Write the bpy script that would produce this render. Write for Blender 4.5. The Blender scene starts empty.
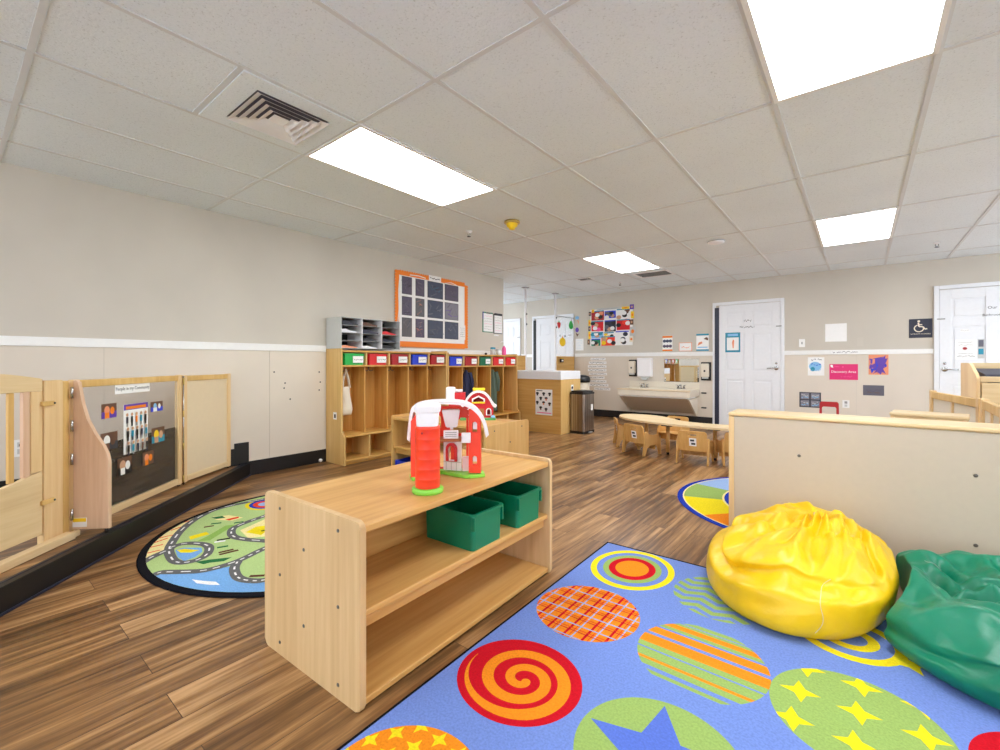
import bpy, bmesh, math, random
from mathutils import Vector, Matrix, noise
R = math.radians
random.seed(7)
SC = bpy.context.scene
COL = SC.collection
H = 2.396            # ceiling height
YB = 8.10            # back wall
# ------------------------------------------------------------------ materials
def lin(c):
    return tuple(((v / 255) / 12.92 if v / 255 <= .04045 else ((v / 255 + .055) / 1.055) ** 2.4) for v in c) + (1,)
MATS = {}
def base_mat(name, col, rough=.5, metal=0., spec=.5):
    m = bpy.data.materials.new(name); m.use_nodes = True
    b = m.node_tree.nodes['Principled BSDF']
    b.inputs['Base Color'].default_value = lin(col)
    b.inputs['Roughness'].default_value = rough
    b.inputs['Metallic'].default_value = metal
    b.inputs['Specular IOR Level'].default_value = spec
    MATS[name] = m
    return m, m.node_tree, b
def N(nt, t, **kw):
    n = nt.nodes.new(t)
    for k, v in kw.items():
        setattr(n, k, v)
    return n
def ramp(nt, fac, stops, interp='LINEAR'):
    r = N(nt, 'ShaderNodeValToRGB'); r.color_ramp.interpolation = interp
    e = r.color_ramp.elements
    e[0].position, e[0].color = stops[0][0], lin(stops[0][1])
    e[1].position, e[1].color = stops[-1][0], lin(stops[-1][1])
    for p, c in stops[1:-1]:
        x = e.new(p); x.color = lin(c)
    nt.links.new(fac, r.inputs['Fac'])
    return r
def coords(nt, scale=(1, 1, 1), rot=(0, 0, 0)):
    t = N(nt, 'ShaderNodeTexCoord'); mp = N(nt, 'ShaderNodeMapping')
    mp.inputs['Scale'].default_value = scale; mp.inputs['Rotation'].default_value = rot
    nt.links.new(t.outputs['Object'], mp.inputs['Vector'])
    return mp.outputs['Vector']
def noise_tex(nt, vec, scale, detail=3, rough=.5):
    n = N(nt, 'ShaderNodeTexNoise')
    n.inputs['Scale'].default_value = scale; n.inputs['Detail'].default_value = detail
    n.inputs['Roughness'].default_value = rough
    nt.links.new(vec, n.inputs['Vector'])
    return n
def bump(nt, b, h, strength=.2, dist=.01):
    bp = N(nt, 'ShaderNodeBump'); bp.inputs['Strength'].default_value = strength; bp.inputs['Distance'].default_value = dist
    nt.links.new(h, bp.inputs['Height']); nt.links.new(bp.outputs['Normal'], b.inputs['Normal'])
def plain(name, col, rough=.5, metal=0., var=.006, scale=30, spec=.5):
    """a colour with a faint procedural mottling"""
    m, nt, b = base_mat(name, col, rough, metal, spec)
    n = noise_tex(nt, coords(nt), scale, 2)
    lo = tuple(max(0, c * (1 - var)) for c in col); hi = tuple(min(255, c * (1 + var)) for c in col)
    r = ramp(nt, n.outputs['Fac'], [(.3, lo), (.7, hi)])
    nt.links.new(r.outputs['Color'], b.inputs['Base Color'])
    return m
def wood(name, dark, mid, light, axis='x', rough=.42, scale=1., spec=.4):
    m, nt, b = base_mat(name, mid, rough, 0, spec)
    s = {'x': (1.2, 22, 22), 'y': (22, 1.2, 22), 'z': (22, 22, 1.2)}[axis]
    v = coords(nt, tuple(k * scale for k in s))
    n = noise_tex(nt, v, 1.6, 5, .6)
    s2 = {'x': (.5, 4, 4), 'y': (4, .5, 4), 'z': (4, 4, .5)}[axis]
    n2 = noise_tex(nt, coords(nt, s2), 1.3, 2, .5)
    mx = N(nt, 'ShaderNodeMath', operation='ADD'); mu = N(nt, 'ShaderNodeMath', operation='MULTIPLY'); mu.inputs[1].default_value = .5
    nt.links.new(n.outputs['Fac'], mx.inputs[0]); nt.links.new(n2.outputs['Fac'], mx.inputs[1]); nt.links.new(mx.outputs[0], mu.inputs[0])
    r = ramp(nt, mu.outputs[0], [(.32, dark), (.5, mid), (.68, light)])
    nt.links.new(r.outputs['Color'], b.inputs['Base Color'])
    bump(nt, b, n.outputs['Fac'], .04, .002)
    return m
wood('maple_x', (188, 136, 70), (207, 159, 92), (220, 178, 114), 'x')
wood('maple_z', (196, 160, 112), (211, 178, 130), (224, 194, 150), 'z')
wood('tan_z', (196, 150, 86), (211, 168, 104), (224, 186, 126), 'z')
wood('pale_x', (212, 182, 134), (226, 200, 154), (236, 214, 174), 'x')
wood('pale_z', (214, 176, 124), (228, 196, 146), (238, 212, 168), 'z')
wood('pink_wood', (205, 165, 135), (222, 187, 156), (233, 203, 176), 'z', .3)
wood('honey_z', (180, 124, 54), (203, 149, 74), (218, 168, 94), 'z')
wood('honey_x', (190, 136, 62), (210, 160, 82), (226, 182, 106), 'x')
wood('honey_pale', (202, 160, 92), (218, 178, 110), (230, 196, 132), 'z')
wood('tan_wood', (194, 146, 78), (208, 162, 92), (220, 178, 110), 'x')
wood('chair_wood', (196, 144, 78), (212, 164, 96), (226, 182, 116), 'z')
wood('dark_board', (34, 28, 23), (50, 40, 32), (76, 62, 50), 'x', .25)
for nm, c, r in [('white', (238, 238, 236), .45), ('door_white', (232, 234, 238), .45), ('paper', (243, 243, 242), .7), ('black', (22, 22, 25), .4),
                 ('black_gloss', (17, 17, 20), .42), ('navy', (38, 42, 62), .45), ('grey', (150, 150, 150), .5), ('ltgrey', (198, 200, 198), .6),
                 ('cream', (226, 216, 198), .5), ('divider_back', (199, 186, 167), .5), ('sand', (226, 207, 174), .6),
                 ('red', (216, 28, 34), .35), ('toy_red', (244, 66, 38), .35), ('toy_red2', (205, 34, 44), .35), ('dark_red', (172, 26, 34), .35),
                 ('toy_green', (132, 208, 70), .4), ('toy_white', (240, 238, 240), .35), ('toy_brown', (176, 112, 62), .45), ('toy_grass', (86, 168, 92), .4), ('toy_pink', (238, 206, 214), .4),
                 ('blue', (30, 60, 208), .35), ('green', (0, 122, 86), .35), ('bright_green', (30, 176, 72), .35), ('dkgreen', (0, 104, 70), .35),
                 ('yellow', (250, 210, 30), .45), ('orange', (244, 132, 24), .5), ('pink', (244, 90, 160), .3), ('magenta', (226, 40, 116), .5),
                 ('lblue', (130, 190, 232), .5), ('teal', (30, 140, 170), .5), ('purple', (96, 60, 170), .5), ('brown', (104, 72, 54), .6), ('peach', (236, 150, 110), .6),
                 ('charcoal', (58, 60, 68), .6), ('art_blue', (72, 80, 100), .6), ('art_violet', (92, 84, 104), .6), ('art_grey', (100, 98, 102), .6), ('art_pale', (132, 130, 142), .6),
                 ('slate', (98, 96, 108), .6), ('canvas', (236, 226, 206), .8), ('navy_cloth', (40, 44, 74), .85), ('green_cloth', (86, 100, 84), .85), ('skin', (206, 160, 128), .6),
                 ('r_blue', (114, 139, 206), .95), ('r_blue2', (90, 116, 202), .95), ('r_green', (150, 178, 98), .95), ('r_yellow', (236, 216, 34), .95), ('r_orange', (238, 140, 32), .95),
                 ('r_red', (198, 20, 36), .95), ('r_redor', (228, 70, 36), .95), ('r_black', (20, 20, 26), .95), ('r_road', (104, 104, 104), .95), ('r_cream', (238, 224, 160), .95), ('r_grass', (176, 202, 134), .95),
                 ('r_dkgrass', (142, 182, 92), .95), ('r_lake', (120, 170, 222), .95), ('r_navy', (34, 60, 170), .95), ('r_tree', (46, 112, 64), .95), ('r_white', (236, 236, 236), .95), ('r_brown', (96, 60, 44), .95), ('r_sky', (150, 178, 222), .95),
                 ('bolt', (96, 92, 86), .35)]:
    plain(nm, c, r, var=.05 if nm.startswith('r_') else .006, scale=140 if nm.startswith('r_') else 30)
plain('chrome', (190, 190, 190), .22, 1.)
plain('brass', (206, 176, 104), .3, .9)
def steel():
    m, nt, b = base_mat('steel', (150, 138, 126), .3, 1.)
    n = noise_tex(nt, coords(nt, (60, 60, .5)), 2, 3)
    r = ramp(nt, n.outputs['Fac'], [(.3, (122, 110, 100)), (.7, (190, 180, 170))]); nt.links.new(r.outputs['Color'], b.inputs['Base Color'])
steel()
def wallmat(name, col, bumpy):
    m, nt, b = base_mat(name, col, .6, 0, .3)
    v = coords(nt)
    n = noise_tex(nt, v, 1.4, 3)
    r = ramp(nt, n.outputs['Fac'], [(.3, tuple(c * .975 for c in col)), (.7, tuple(min(255, c * 1.02) for c in col))])
    nt.links.new(r.outputs['Color'], b.inputs['Base Color'])
    n2 = noise_tex(nt, v, 160, 2); bump(nt, b, n2.outputs['Fac'], bumpy, .002)
wallmat('wall_paint', (203, 196, 184), .12)
wallmat('wainscot', (219, 209, 195), .05)
def ceilmat():
    m, nt, b = base_mat('ceiling_tile', (236, 237, 240), .9, 0, .1)
    v = coords(nt)
    n = noise_tex(nt, v, 120, 2, .6)
    r = ramp(nt, n.outputs['Fac'], [(.28, (206, 212, 216)), (.38, (232, 240, 245)), (.7, (237, 244, 249))])
    n3 = noise_tex(nt, v, .9, 2)
    r3 = ramp(nt, n3.outputs['Fac'], [(.3, (246, 246, 246)), (.7, (255, 255, 255))])
    mx = N(nt, 'ShaderNodeMix', data_type='RGBA', blend_type='MULTIPLY'); mx.inputs['Factor'].default_value = 1
    nt.links.new(r.outputs['Color'], mx.inputs['A']); nt.links.new(r3.outputs['Color'], mx.inputs['B'])
    nt.links.new(mx.outputs['Result'], b.inputs['Base Color'])
    n2 = noise_tex(nt, v, 90, 4); bump(nt, b, n2.outputs['Fac'], .35, .004)
ceilmat()
plain('tee', (214, 217, 219), .6)
def floormat(name='floor_plank', sc=1.):
    m, nt, b = base_mat(name, (130, 96, 68), .3, 0, .5)
    # planks run along world Y: brick texture with long rows, rotated
    t = N(nt, 'ShaderNodeTexCoord'); mp = N(nt, 'ShaderNodeMapping'); mp.inputs['Rotation'].default_value = (0, 0, R(90))
    nt.links.new(t.outputs['Object'], mp.inputs['Vector'])
    br = N(nt, 'ShaderNodeTexBrick'); br.offset = .37; br.offset_frequency = 2
    br.inputs['Scale'].default_value = 1.; br.inputs['Brick Width'].default_value = 1.22; br.inputs['Row Height'].default_value = .152
    br.inputs['Mortar Size'].default_value = .0012; br.inputs['Mortar Smooth'].default_value = .1; br.inputs['Bias'].default_value = 0
    br.inputs['Color1'].default_value = (0, 0, 0, 1); br.inputs['Color2'].default_value = (1, 1, 1, 1); br.inputs['Mortar'].default_value = (.5, .5, .5, 1)
    nt.links.new(mp.outputs['Vector'], br.inputs['Vector'])
    # per-plank offset of the grain
    vm = N(nt, 'ShaderNodeVectorMath', operation='ADD'); vs = N(nt, 'ShaderNodeVectorMath', operation='SCALE'); vs.inputs['Scale'].default_value = 7.
    nt.links.new(br.outputs['Color'], vs.inputs[0]); nt.links.new(t.outputs['Object'], vm.inputs[0]); nt.links.new(vs.outputs[0], vm.inputs[1])
    mp2 = N(nt, 'ShaderNodeMapping'); mp2.inputs['Scale'].default_value = (26, 1.3, 1); nt.links.new(vm.outputs[0], mp2.inputs['Vector'])
    n = noise_tex(nt, mp2.outputs['Vector'], 1.4, 6, .62)
    mp3 = N(nt, 'ShaderNodeMapping'); mp3.inputs['Scale'].default_value = (7, .9, 1); nt.links.new(vm.outputs[0], mp3.inputs['Vector'])
    n2 = noise_tex(nt, mp3.outputs['Vector'], 1.2, 3, .55)
    a = N(nt, 'ShaderNodeMath', operation='MULTIPLY_ADD'); a.inputs[1].default_value = .55
    nt.links.new(n.outputs['Fac'], a.inputs[0])
    m2 = N(nt, 'ShaderNodeMath', operation='MULTIPLY_ADD'); m2.inputs[1].default_value = .40
    sep = N(nt, 'ShaderNodeSeparateColor'); nt.links.new(br.outputs['Color'], sep.inputs[0])
    m3 = N(nt, 'ShaderNodeMath', operation='MULTIPLY'); m3.inputs[1].default_value = .10
    nt.links.new(sep.outputs[0], m3.inputs[0])
    nt.links.new(n2.outputs['Fac'], m2.inputs[0]); nt.links.new(m3.outputs[0], m2.inputs[2]); nt.links.new(m2.outputs[0], a.inputs[2])
    r = ramp(nt, a.outputs[0], [(.35, (60, 39, 23)), (.46, (108, 75, 44)), (.54, (146, 107, 66)), (.66, (194, 153, 106))])
    mx = N(nt, 'ShaderNodeMix', data_type='RGBA', blend_type='MIX')
    nt.links.new(br.outputs['Fac'], mx.inputs['Factor']); nt.links.new(r.outputs['Color'], mx.inputs['A']); mx.inputs['B'].default_value = lin((70, 50, 34))
    nt.links.new(mx.outputs['Result'], b.inputs['Base Color'])
    bump(nt, b, n.outputs['Fac'], .06, .002)
floormat()
def carpet(name):
    m = MATS[name]; nt = m.node_tree; b = nt.nodes['Principled BSDF']
    b.inputs['Specular IOR Level'].default_value = .1
    n = noise_tex(nt, coords(nt), 420, 2); bump(nt, b, n.outputs['Fac'], .5, .003)
for k in list(MATS):
    if k.startswith('r_'): carpet(k)
def vinyl(name, col):
    m, nt, b = base_mat(name, col, .37, 0, .45)
    v = coords(nt); n = noise_tex(nt, v, 11, 4, .55); bump(nt, b, n.outputs['Fac'], .22, .02)
    n1 = noise_tex(nt, v, 4, 2)
    r = ramp(nt, n1.outputs['Fac'], [(.3, tuple(c * .93 for c in col)), (.7, tuple(min(255, c * 1.04) for c in col))])
    nt.links.new(r.outputs['Color'], b.inputs['Base Color'])
vinyl('yellow_vinyl', (240, 196, 14)); vinyl('green_vinyl', (0, 124, 92))
def emis(name, col, s):
    m = bpy.data.materials.new(name); m.use_nodes = True; nt = m.node_tree
    nt.nodes.remove(nt.nodes['Principled BSDF'])
    e = N(nt, 'ShaderNodeEmission'); e.inputs['Color'].default_value = lin(col); e.inputs['Strength'].default_value = s
    nt.links.new(e.outputs[0], nt.nodes['Material Output'].inputs['Surface']); MATS[name] = m
emis('lamp', (250, 252, 255), 12.0)

def clear(name, tint, alpha=.12, rough=.05):
    m, nt, b = base_mat(name, tint, rough, 0, .5)
    tr = N(nt, 'ShaderNodeBsdfTransparent'); mx = N(nt, 'ShaderNodeMixShader'); mx.inputs[0].default_value = alpha
    nt.links.new(tr.outputs[0], mx.inputs[1]); nt.links.new(b.outputs[0], mx.inputs[2])
    nt.links.new(mx.outputs[0], nt.nodes['Material Output'].inputs['Surface'])
clear('glass', (235, 240, 242), .06); clear('plexi', (120, 112, 104), .16); clear('screen', (230, 232, 234), .06); clear('clear_plastic', (230, 235, 238), .35)
m_, nt_, b_ = base_mat('mirror', (225, 228, 228), .02, 1.)
# ------------------------------------------------------------------ mesh builder
def circ(cx, cy, rx, ry=None, n=48, a0=0):
    ry = rx if ry is None else ry
    return [(cx + rx * math.cos(a0 + 2 * math.pi * k / n), cy + ry * math.sin(a0 + 2 * math.pi * k / n)) for k in range(n)]
def clip(poly, cv):
    """clip a polygon by a convex counter-clockwise one"""
    out = poly
    for k in range(len(cv)):
        a, b = cv[k], cv[(k + 1) % len(cv)]
        inp, out = out, []
        def ins(p): return (b[0] - a[0]) * (p[1] - a[1]) - (b[1] - a[1]) * (p[0] - a[0]) >= -1e-12
        for i in range(len(inp)):
            p, q = inp[i - 1], inp[i]
            ip, iq = ins(p), ins(q)
            if ip != iq:
                d1 = (b[0] - a[0]) * (p[1] - a[1]) - (b[1] - a[1]) * (p[0] - a[0]); d2 = (b[0] - a[0]) * (q[1] - a[1]) - (b[1] - a[1]) * (q[0] - a[0])
                t = d1 / (d1 - d2); out.append((p[0] + (q[0] - p[0]) * t, p[1] + (q[1] - p[1]) * t))
            if iq: out.append(q)
        if len(out) < 3: return []
    return out
def smooth_path(p, n=6):
    q = []
    for i in range(len(p) - 1):
        p0 = p[max(i - 1, 0)]; p1 = p[i]; p2 = p[i + 1]; p3 = p[min(i + 2, len(p) - 1)]
        for k in range(n):
            t = k / n
            q.append(tuple(.5 * (2 * b + (c - a) * t + (2 * a - 5 * b + 4 * c - d) * t * t + (3 * b - a - 3 * c + d) * t ** 3) for a, b, c, d in zip(p0, p1, p2, p3)))
    q.append(tuple(p[-1])); return q
class MB:
    def __init__(s): s.bm = bmesh.new(); s.mats = []
    def mi(s, m):
        if m not in s.mats: s.mats.append(m)
        return s.mats.index(m)
    def take(s, tmp, m, M=None, smooth=False):
        i = s.mi(m); mp = {}
        for v in tmp.verts:
            mp[v] = s.bm.verts.new(M @ v.co if M else v.co)
        for f in tmp.faces:
            try: g = s.bm.faces.new([mp[v] for v in f.verts])
            except ValueError: continue
            g.material_index = i; g.smooth = smooth
        tmp.free()
    def box(s, x0, x1, y0, y1, z0, z1, m, bev=0., M=None, seg=2):
        t = bmesh.new(); bmesh.ops.create_cube(t, size=1)
        for v in t.verts:
            v.co = Vector(((x0 + x1) / 2 + v.co.x * (x1 - x0), (y0 + y1) / 2 + v.co.y * (y1 - y0), (z0 + z1) / 2 + v.co.z * (z1 - z0)))
        if bev > 0:
            bmesh.ops.bevel(t, geom=t.edges[:], offset=min(bev, .49 * min(x1 - x0, y1 - y0, z1 - z0)), segments=seg, affect='EDGES', profile=.5)
        s.take(t, m, M); return s
    def prism(s, poly, a0, a1, m, axis='z', bev=0., M=None, smooth=False, holes=None):
        """extrude a 2D outline (a list of points) along an axis: z:(x,y) y:(x,z) x:(y,z)"""
        t = bmesh.new()
        f3 = {'z': lambda p, a: Vector((p[0], p[1], a)), 'y': lambda p, a: Vector((p[0], a, p[1])), 'x': lambda p, a: Vector((a, p[0], p[1]))}[axis]
        if holes:
            ed = []
            for L in [poly] + holes:
                vs = [t.verts.new(f3(p, a0)) for p in L]
                ed += [t.edges.new((vs[k], vs[(k + 1) % len(vs)])) for k in range(len(vs))]
            bmesh.ops.triangle_fill(t, edges=ed, use_beauty=True)
            d = f3((0, 0), a1) - f3((0, 0), a0)
            g = bmesh.ops.extrude_face_region(t, geom=t.faces[:])
            for v in g['geom']:
                if isinstance(v, bmesh.types.BMVert): v.co += d
        else:
            lo = [t.verts.new(f3(p, a0)) for p in poly]; hi = [t.verts.new(f3(p, a1)) for p in poly]
            n = len(poly)
            b = t.faces.new(lo); h = t.faces.new(hi)
            for k in range(n): t.faces.new([lo[k], lo[(k + 1) % n], hi[(k + 1) % n], hi[k]])
            if bev > 0:
                bmesh.ops.bevel(t, geom=list(b.edges) + list(h.edges), offset=bev, segments=2, affect='EDGES', profile=.5)
        bmesh.ops.recalc_face_normals(t, faces=t.faces[:])
        s.take(t, m, M, smooth); return s
    def flat(s, poly, z, m):
        """a flat printed patch on a horizontal surface"""
        if len(poly) < 3: return s
        t = bmesh.new(); vs = [t.verts.new((p[0], p[1], z)) for p in poly]
        try: f = t.faces.new(vs)
        except ValueError: t.free(); return s
        if len(poly) > 4: bmesh.ops.triangulate(t, faces=[f])
        bmesh.ops.recalc_face_normals(t, faces=t.faces[:])
        for f in t.faces:
            if f.normal.z < 0: f.normal_flip()
        s.take(t, m); return s
    def front(s, poly, y, m):
        """a flat printed patch on a surface that faces local -y; points are (x, z)"""
        if len(poly) < 3: return s
        t = bmesh.new(); vs = [t.verts.new((p[0], y, p[1])) for p in poly]
        f = t.faces.new(vs); f.normal_update()
        if f.normal.y > 0: f.normal_flip()
        if len(poly) > 4: bmesh.ops.triangulate(t, faces=[f])
        s.take(t, m); return s
    def rect(s, x0, x1, z0, z1, y, m): return s.front([(x0, z0), (x1, z0), (x1, z1), (x0, z1)], y, m)
    def tube(s, path, r, m, n=10, M=None, cap=True):
        t = bmesh.new(); P = [Vector(p) for p in path]; rings = []
        for k, p in enumerate(P):
            d = (P[min(k + 1, len(P) - 1)] - P[max(k - 1, 0)]).normalized()
            a = Vector((0, 0, 1)) if abs(d.z) < .9 else Vector((1, 0, 0))
            u = d.cross(a).normalized(); w = d.cross(u)
            rr = r[k] if isinstance(r, (list, tuple)) else r
            rings.append([t.verts.new(p + (u * math.cos(2 * math.pi * j / n) + w * math.sin(2 * math.pi * j / n)) * rr) for j in range(n)])
        for a, b in zip(rings, rings[1:]):
            for j in range(n): t.faces.new([a[j], a[(j + 1) % n], b[(j + 1) % n], b[j]])
        if cap: t.faces.new(rings[0]); t.faces.new(rings[-1])
        bmesh.ops.recalc_face_normals(t, faces=t.faces[:])
        s.take(t, m, M, True); return s
    def lathe(s, prof, m, n=32, c=(0, 0, 0), M=None, smooth=True):
        """revolve (radius, z) around the vertical"""
        t = bmesh.new(); rings = []
        for r, z in prof:
            rings.append([t.verts.new((c[0] + r * math.cos(2 * math.pi * j / n), c[1] + r * math.sin(2 * math.pi * j / n), c[2] + z)) for j in range(n)] if r > 1e-6 else [t.verts.new((c[0], c[1], c[2] + z))])
        for a, b in zip(rings, rings[1:]):
            for j in range(n):
                k = (j + 1) % n
                if len(a) == 1 and len(b) == 1: continue
                if len(a) == 1: t.faces.new([a[0], b[j], b[k]])
                elif len(b) == 1: t.faces.new([a[j], a[k], b[0]])
                else: t.faces.new([a[j], a[k], b[k], b[j]])
        bmesh.ops.recalc_face_normals(t, faces=t.faces[:])
        s.take(t, m, M, smooth); return s
    def text(s, txt, x, z, size, m, y, align='CENTER', M=None):
        cu = bpy.data.curves.new('writing', 'FONT'); cu.body = txt; cu.size = size; cu.align_x = align; cu.resolution_u = 2; cu.extrude = .0004
        o = bpy.data.objects.new('writing', cu); COL.objects.link(o)
        dg = bpy.context.evaluated_depsgraph_get(); e = o.evaluated_get(dg); me = e.to_mesh()
        t = bmesh.new(); t.from_mesh(me); e.to_mesh_clear()
        bpy.data.objects.remove(o); bpy.data.curves.remove(cu)
        for v in t.verts: v.co = Vector((x + v.co.x, y - v.co.z, z + v.co.y))
        s.take(t, m, M); return s
    def scribble(s, x0, x1, z, h, m, y, seed=0):
        rnd = random.Random(seed * 7 + 1); n = max(6, int((x1 - x0) / (h * .35))); pts = []
        for k in range(n + 1):
            if rnd.random() < .12 and k > 1: pts.append(None)
            pts.append((x0 + (x1 - x0) * k / n, z + h * (rnd.random() - .5)))
        w = h * .16
        for a, b in zip(pts, pts[1:]):
            if a is None or b is None: continue
            s.front([(a[0], a[1] - w), (b[0], b[1] - w), (b[0], b[1] + w), (a[0], a[1] + w)], y, m)
        return s
    def strip(s, path, w, z, m, cv=None):
        """a band of constant width along a flat path, as a printed patch"""
        for i in range(len(path) - 1):
            a, b = Vector(path[i]), Vector(path[i + 1]); d = (b - a)
            if d.length < 1e-6: continue
            d0 = (b - Vector(path[i - 1])) if i > 0 else d; d1 = (Vector(path[i + 2]) - a) if i + 2 < len(path) else d
            n0 = Vector((-d0.y, d0.x)).normalized() * w / 2; n1 = Vector((-d1.y, d1.x)).normalized() * w / 2
            q = [tuple(a - n0), tuple(b - n1), tuple(b + n1), tuple(a + n0)]
            s.flat(clip(q, cv) if cv else q, z, m)
        return s
    def obj(s, name, parent=None, mat=None, sub=0, auto=None):
        me = bpy.data.meshes.new(name); s.bm.to_mesh(me); s.bm.free()
        for m in s.mats: me.materials.append(MATS[m])
        o = bpy.data.objects.new(name, me); COL.objects.link(o)
        if parent: o.parent = parent
        if sub:
            md = o.modifiers.new('subdivision', 'SUBSURF'); md.levels = sub; md.render_levels = sub
        return o
def tag(o, label, cat, group=None):
    o['label'] = label; o['category'] = cat
    if group: o['group'] = group
    return o
def struct(o): o['kind'] = 'structure'; return o
def thing(name, label, cat, loc=(0, 0, 0), rz=0., group=None):
    o = bpy.data.objects.new(name, None); COL.objects.link(o); o.empty_display_size = .1
    o.location = loc; o.rotation_euler = (0, 0, R(rz))
    return tag(o, label, cat, group)
def place(o, loc, rz=0., rx=0., ry=0.):
    o.location = loc; o.rotation_euler = (R(rx), R(ry), R(rz)); return o
def copy_thing(root, loc, rz, label, group=None):
    def cp(o, par):
        c = o.copy(); COL.objects.link(c)
        if par: c.parent = par
        for ch in [x for x in o.children]: cp(ch, c)
        return c
    r = cp(root, None); r.location = loc; r.rotation_euler = (0, 0, R(rz)); r['label'] = label
    if group: r['group'] = group
    return r
def rrect(x0, x1, y0, y1, r, n=5):
    p = []
    for cx, cy, a in ((x1 - r, y1 - r, 0), (x0 + r, y1 - r, 90), (x0 + r, y0 + r, 180), (x1 - r, y0 + r, 270)):
        for k in range(n + 1):
            t = R(a + 90 * k / n); p.append((cx + r * math.cos(t), cy + r * math.sin(t)))
    return p
# ------------------------------------------------------------------ the room
XR, YN, XL = 8.2, -3.4, -3.0
struct(MB().box(XL, XR, YN, YB + .12, -.12, 0, 'floor_plank').obj('floor'))
struct(MB().box(XL, XR, YN, YB + .12, H, H + .1, 'ceiling_tile').obj('ceiling'))
# exposed grid of the suspended ceiling
g = MB(); GX, GY = -.1486, .2398
for i in range(-4, 14):
    x = GX + i * .6096
    g.box(x - .0115, x + .0115, YN, YB, H - .005, H - .0005, 'tee')
for j in range(-3, 7):
    y = GY + j * 1.2192
    if YN < y < YB: g.box(XL, XR, y - .012, y + .012, H - .0045, H - .0005, 'tee')
for i, j in [(3, .5), (3, 5.5)]:
    g.box(GX + i * .6096, GX + (i + 1) * .6096, GY + j * 1.2192 - .012, GY + j * 1.2192 + .012, H - .0045, H - .0005, 'tee')
struct(g.obj('trim_1'))
struct(MB().box(-.12, 0, YN, 5.65, 0, H, 'wall_paint').obj('wall_left'))
struct(MB().box(XL, XR, YB, YB + .12, 0, H, 'wall_paint').obj('wall_back'))
def hole(a, b): return [(a, .35), (b, .35), (b, 2.25), (a, 2.25)]  # window openings added in unseen walls so daylight lifts the ceiling
ho = [hole(2.6, 4.2), hole(4.4, 6.0), hole(6.2, 7.8)]
struct(MB().prism([(YN, 0), (YB + .12, 0), (YB + .12, H), (YN, H)], XR, XR + .12, 'wall_paint', 'x', holes=ho).obj('wall_right'))
hf = [hole(.4, 2.1), hole(3.2, 4.9), hole(6.1, 7.8)]
struct(MB().prism([(-.12, 0), (XR, 0), (XR, H), (-.12, H)], YN - .12, YN, 'wall_paint', 'y', holes=hf).obj('wall_front'))
hn = [hole(5.75, 7.75)]  # nook opening, added to brighten the doors at the back
struct(MB().prism([(YN, 0), (YB + .12, 0), (YB + .12, H), (YN, H)], XL - .12, XL, 'wall_paint', 'x', holes=hn).obj('wall_far_left'))
for k, h_ in enumerate(ho + hf + hn):
    a, b_ = h_[0][0], h_[1][0]; q = MB(); ax = 'y' if 3 <= k < 6 else 'x'; o0 = XR + .04 if k < 3 else (YN - .08 if k < 6 else XL - .08)
    q.prism(h_, o0, o0 + .04, 'white', ax, holes=[[(a + .05, .40), (b_ - .05, .40), (b_ - .05, 2.2), (a + .05, 2.2)]])
    wo = struct(q.obj('window_%d' % (k + 1)))
    MB().prism([(a + .0505, .4005), (b_ - .0505, .4005), (b_ - .0505, 2.1995), (a + .0505, 2.1995)], o0 + .015, o0 + .021, 'glass', ax).obj('glass', wo)
# wainscot panels, rail and base
w = MB()
for a, b in ((YN, -.46), (-.457, .77), (.773, 1.99), (1.993, 3.21), (3.213, 4.43), (4.433, 5.65)):
    w.box(0.0, .004, a, b, .13, 1.172, 'wainscot')
for a, b in ((0.15, 1.3), (1.303, 2.535), (3.56, 4.42), (4.423, 5.21), (6.24, XR)):
    w.box(a, b, YB - .004, YB, .13, 1.172, 'wainscot')
w.box(-.07, .147, YB - .004, YB, .13, 1.172, 'wainscot')
struct(w.obj('trim_2'))
r = MB()
r.box(0, .016, YN, 5.65, 1.172, 1.238, 'white', .004)
for a, b in ((-.07, 2.535), (3.56, 5.21), (6.24, XR), (-1.43, -1.12), (XL, -1.96)):
    r.box(a, b, YB - .016, YB, 1.172, 1.238, 'white', .004)
struct(r.obj('trim_3'))
b = MB(); b.box(.0, .008, YN, 5.65, 0, .135, 'black', .003)
struct(b.obj('baseboard_left'))
b = MB()
for a, c in ((-.07, 2.535), (3.56, 5.21), (6.24, XR)): b.box(a, c, YB - .008, YB, 0, .135, 'black', .003)
struct(b.obj('baseboard_back'))
# corner platform, a raised triangle along the left wall
KE, ZP = 1.82, .115
p = MB(); p.prism([(0.009, KE - .03), (0.009, -2.2), (KE + 2.17, -2.2)], 0, ZP - .001, 'floor_plank')
pl = struct(p.obj('trim_4'))
n = MB()
M45 = Matrix.Translation((0, KE, 0)) @ Matrix.Rotation(R(-45), 4, 'Z')
n.box(0.012, 5.6, -.012, 0, 0, ZP, 'black_gloss', .003, M45)
n.box(0.012, 5.6, -.055, 0.003, ZP, ZP + .005, 'black_gloss', .002, M45)
n.box(0.012, 5.6, -.040, -.030, ZP + .005, ZP + .008, 'navy', .001, M45)
n.box(0.012, 5.6, 0, .010, 0, .012, 'navy', .003, M45)
struct(n.obj('trim_5'))
b = MB(); b.box(.0045, .013, -2.2, 1.79, ZP + .006, .27, 'black', .002)
b.box(.0045, .016, 1.675, 1.80, ZP + .01, .318, 'black', .002)
struct(b.obj('trim_6'))
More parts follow.
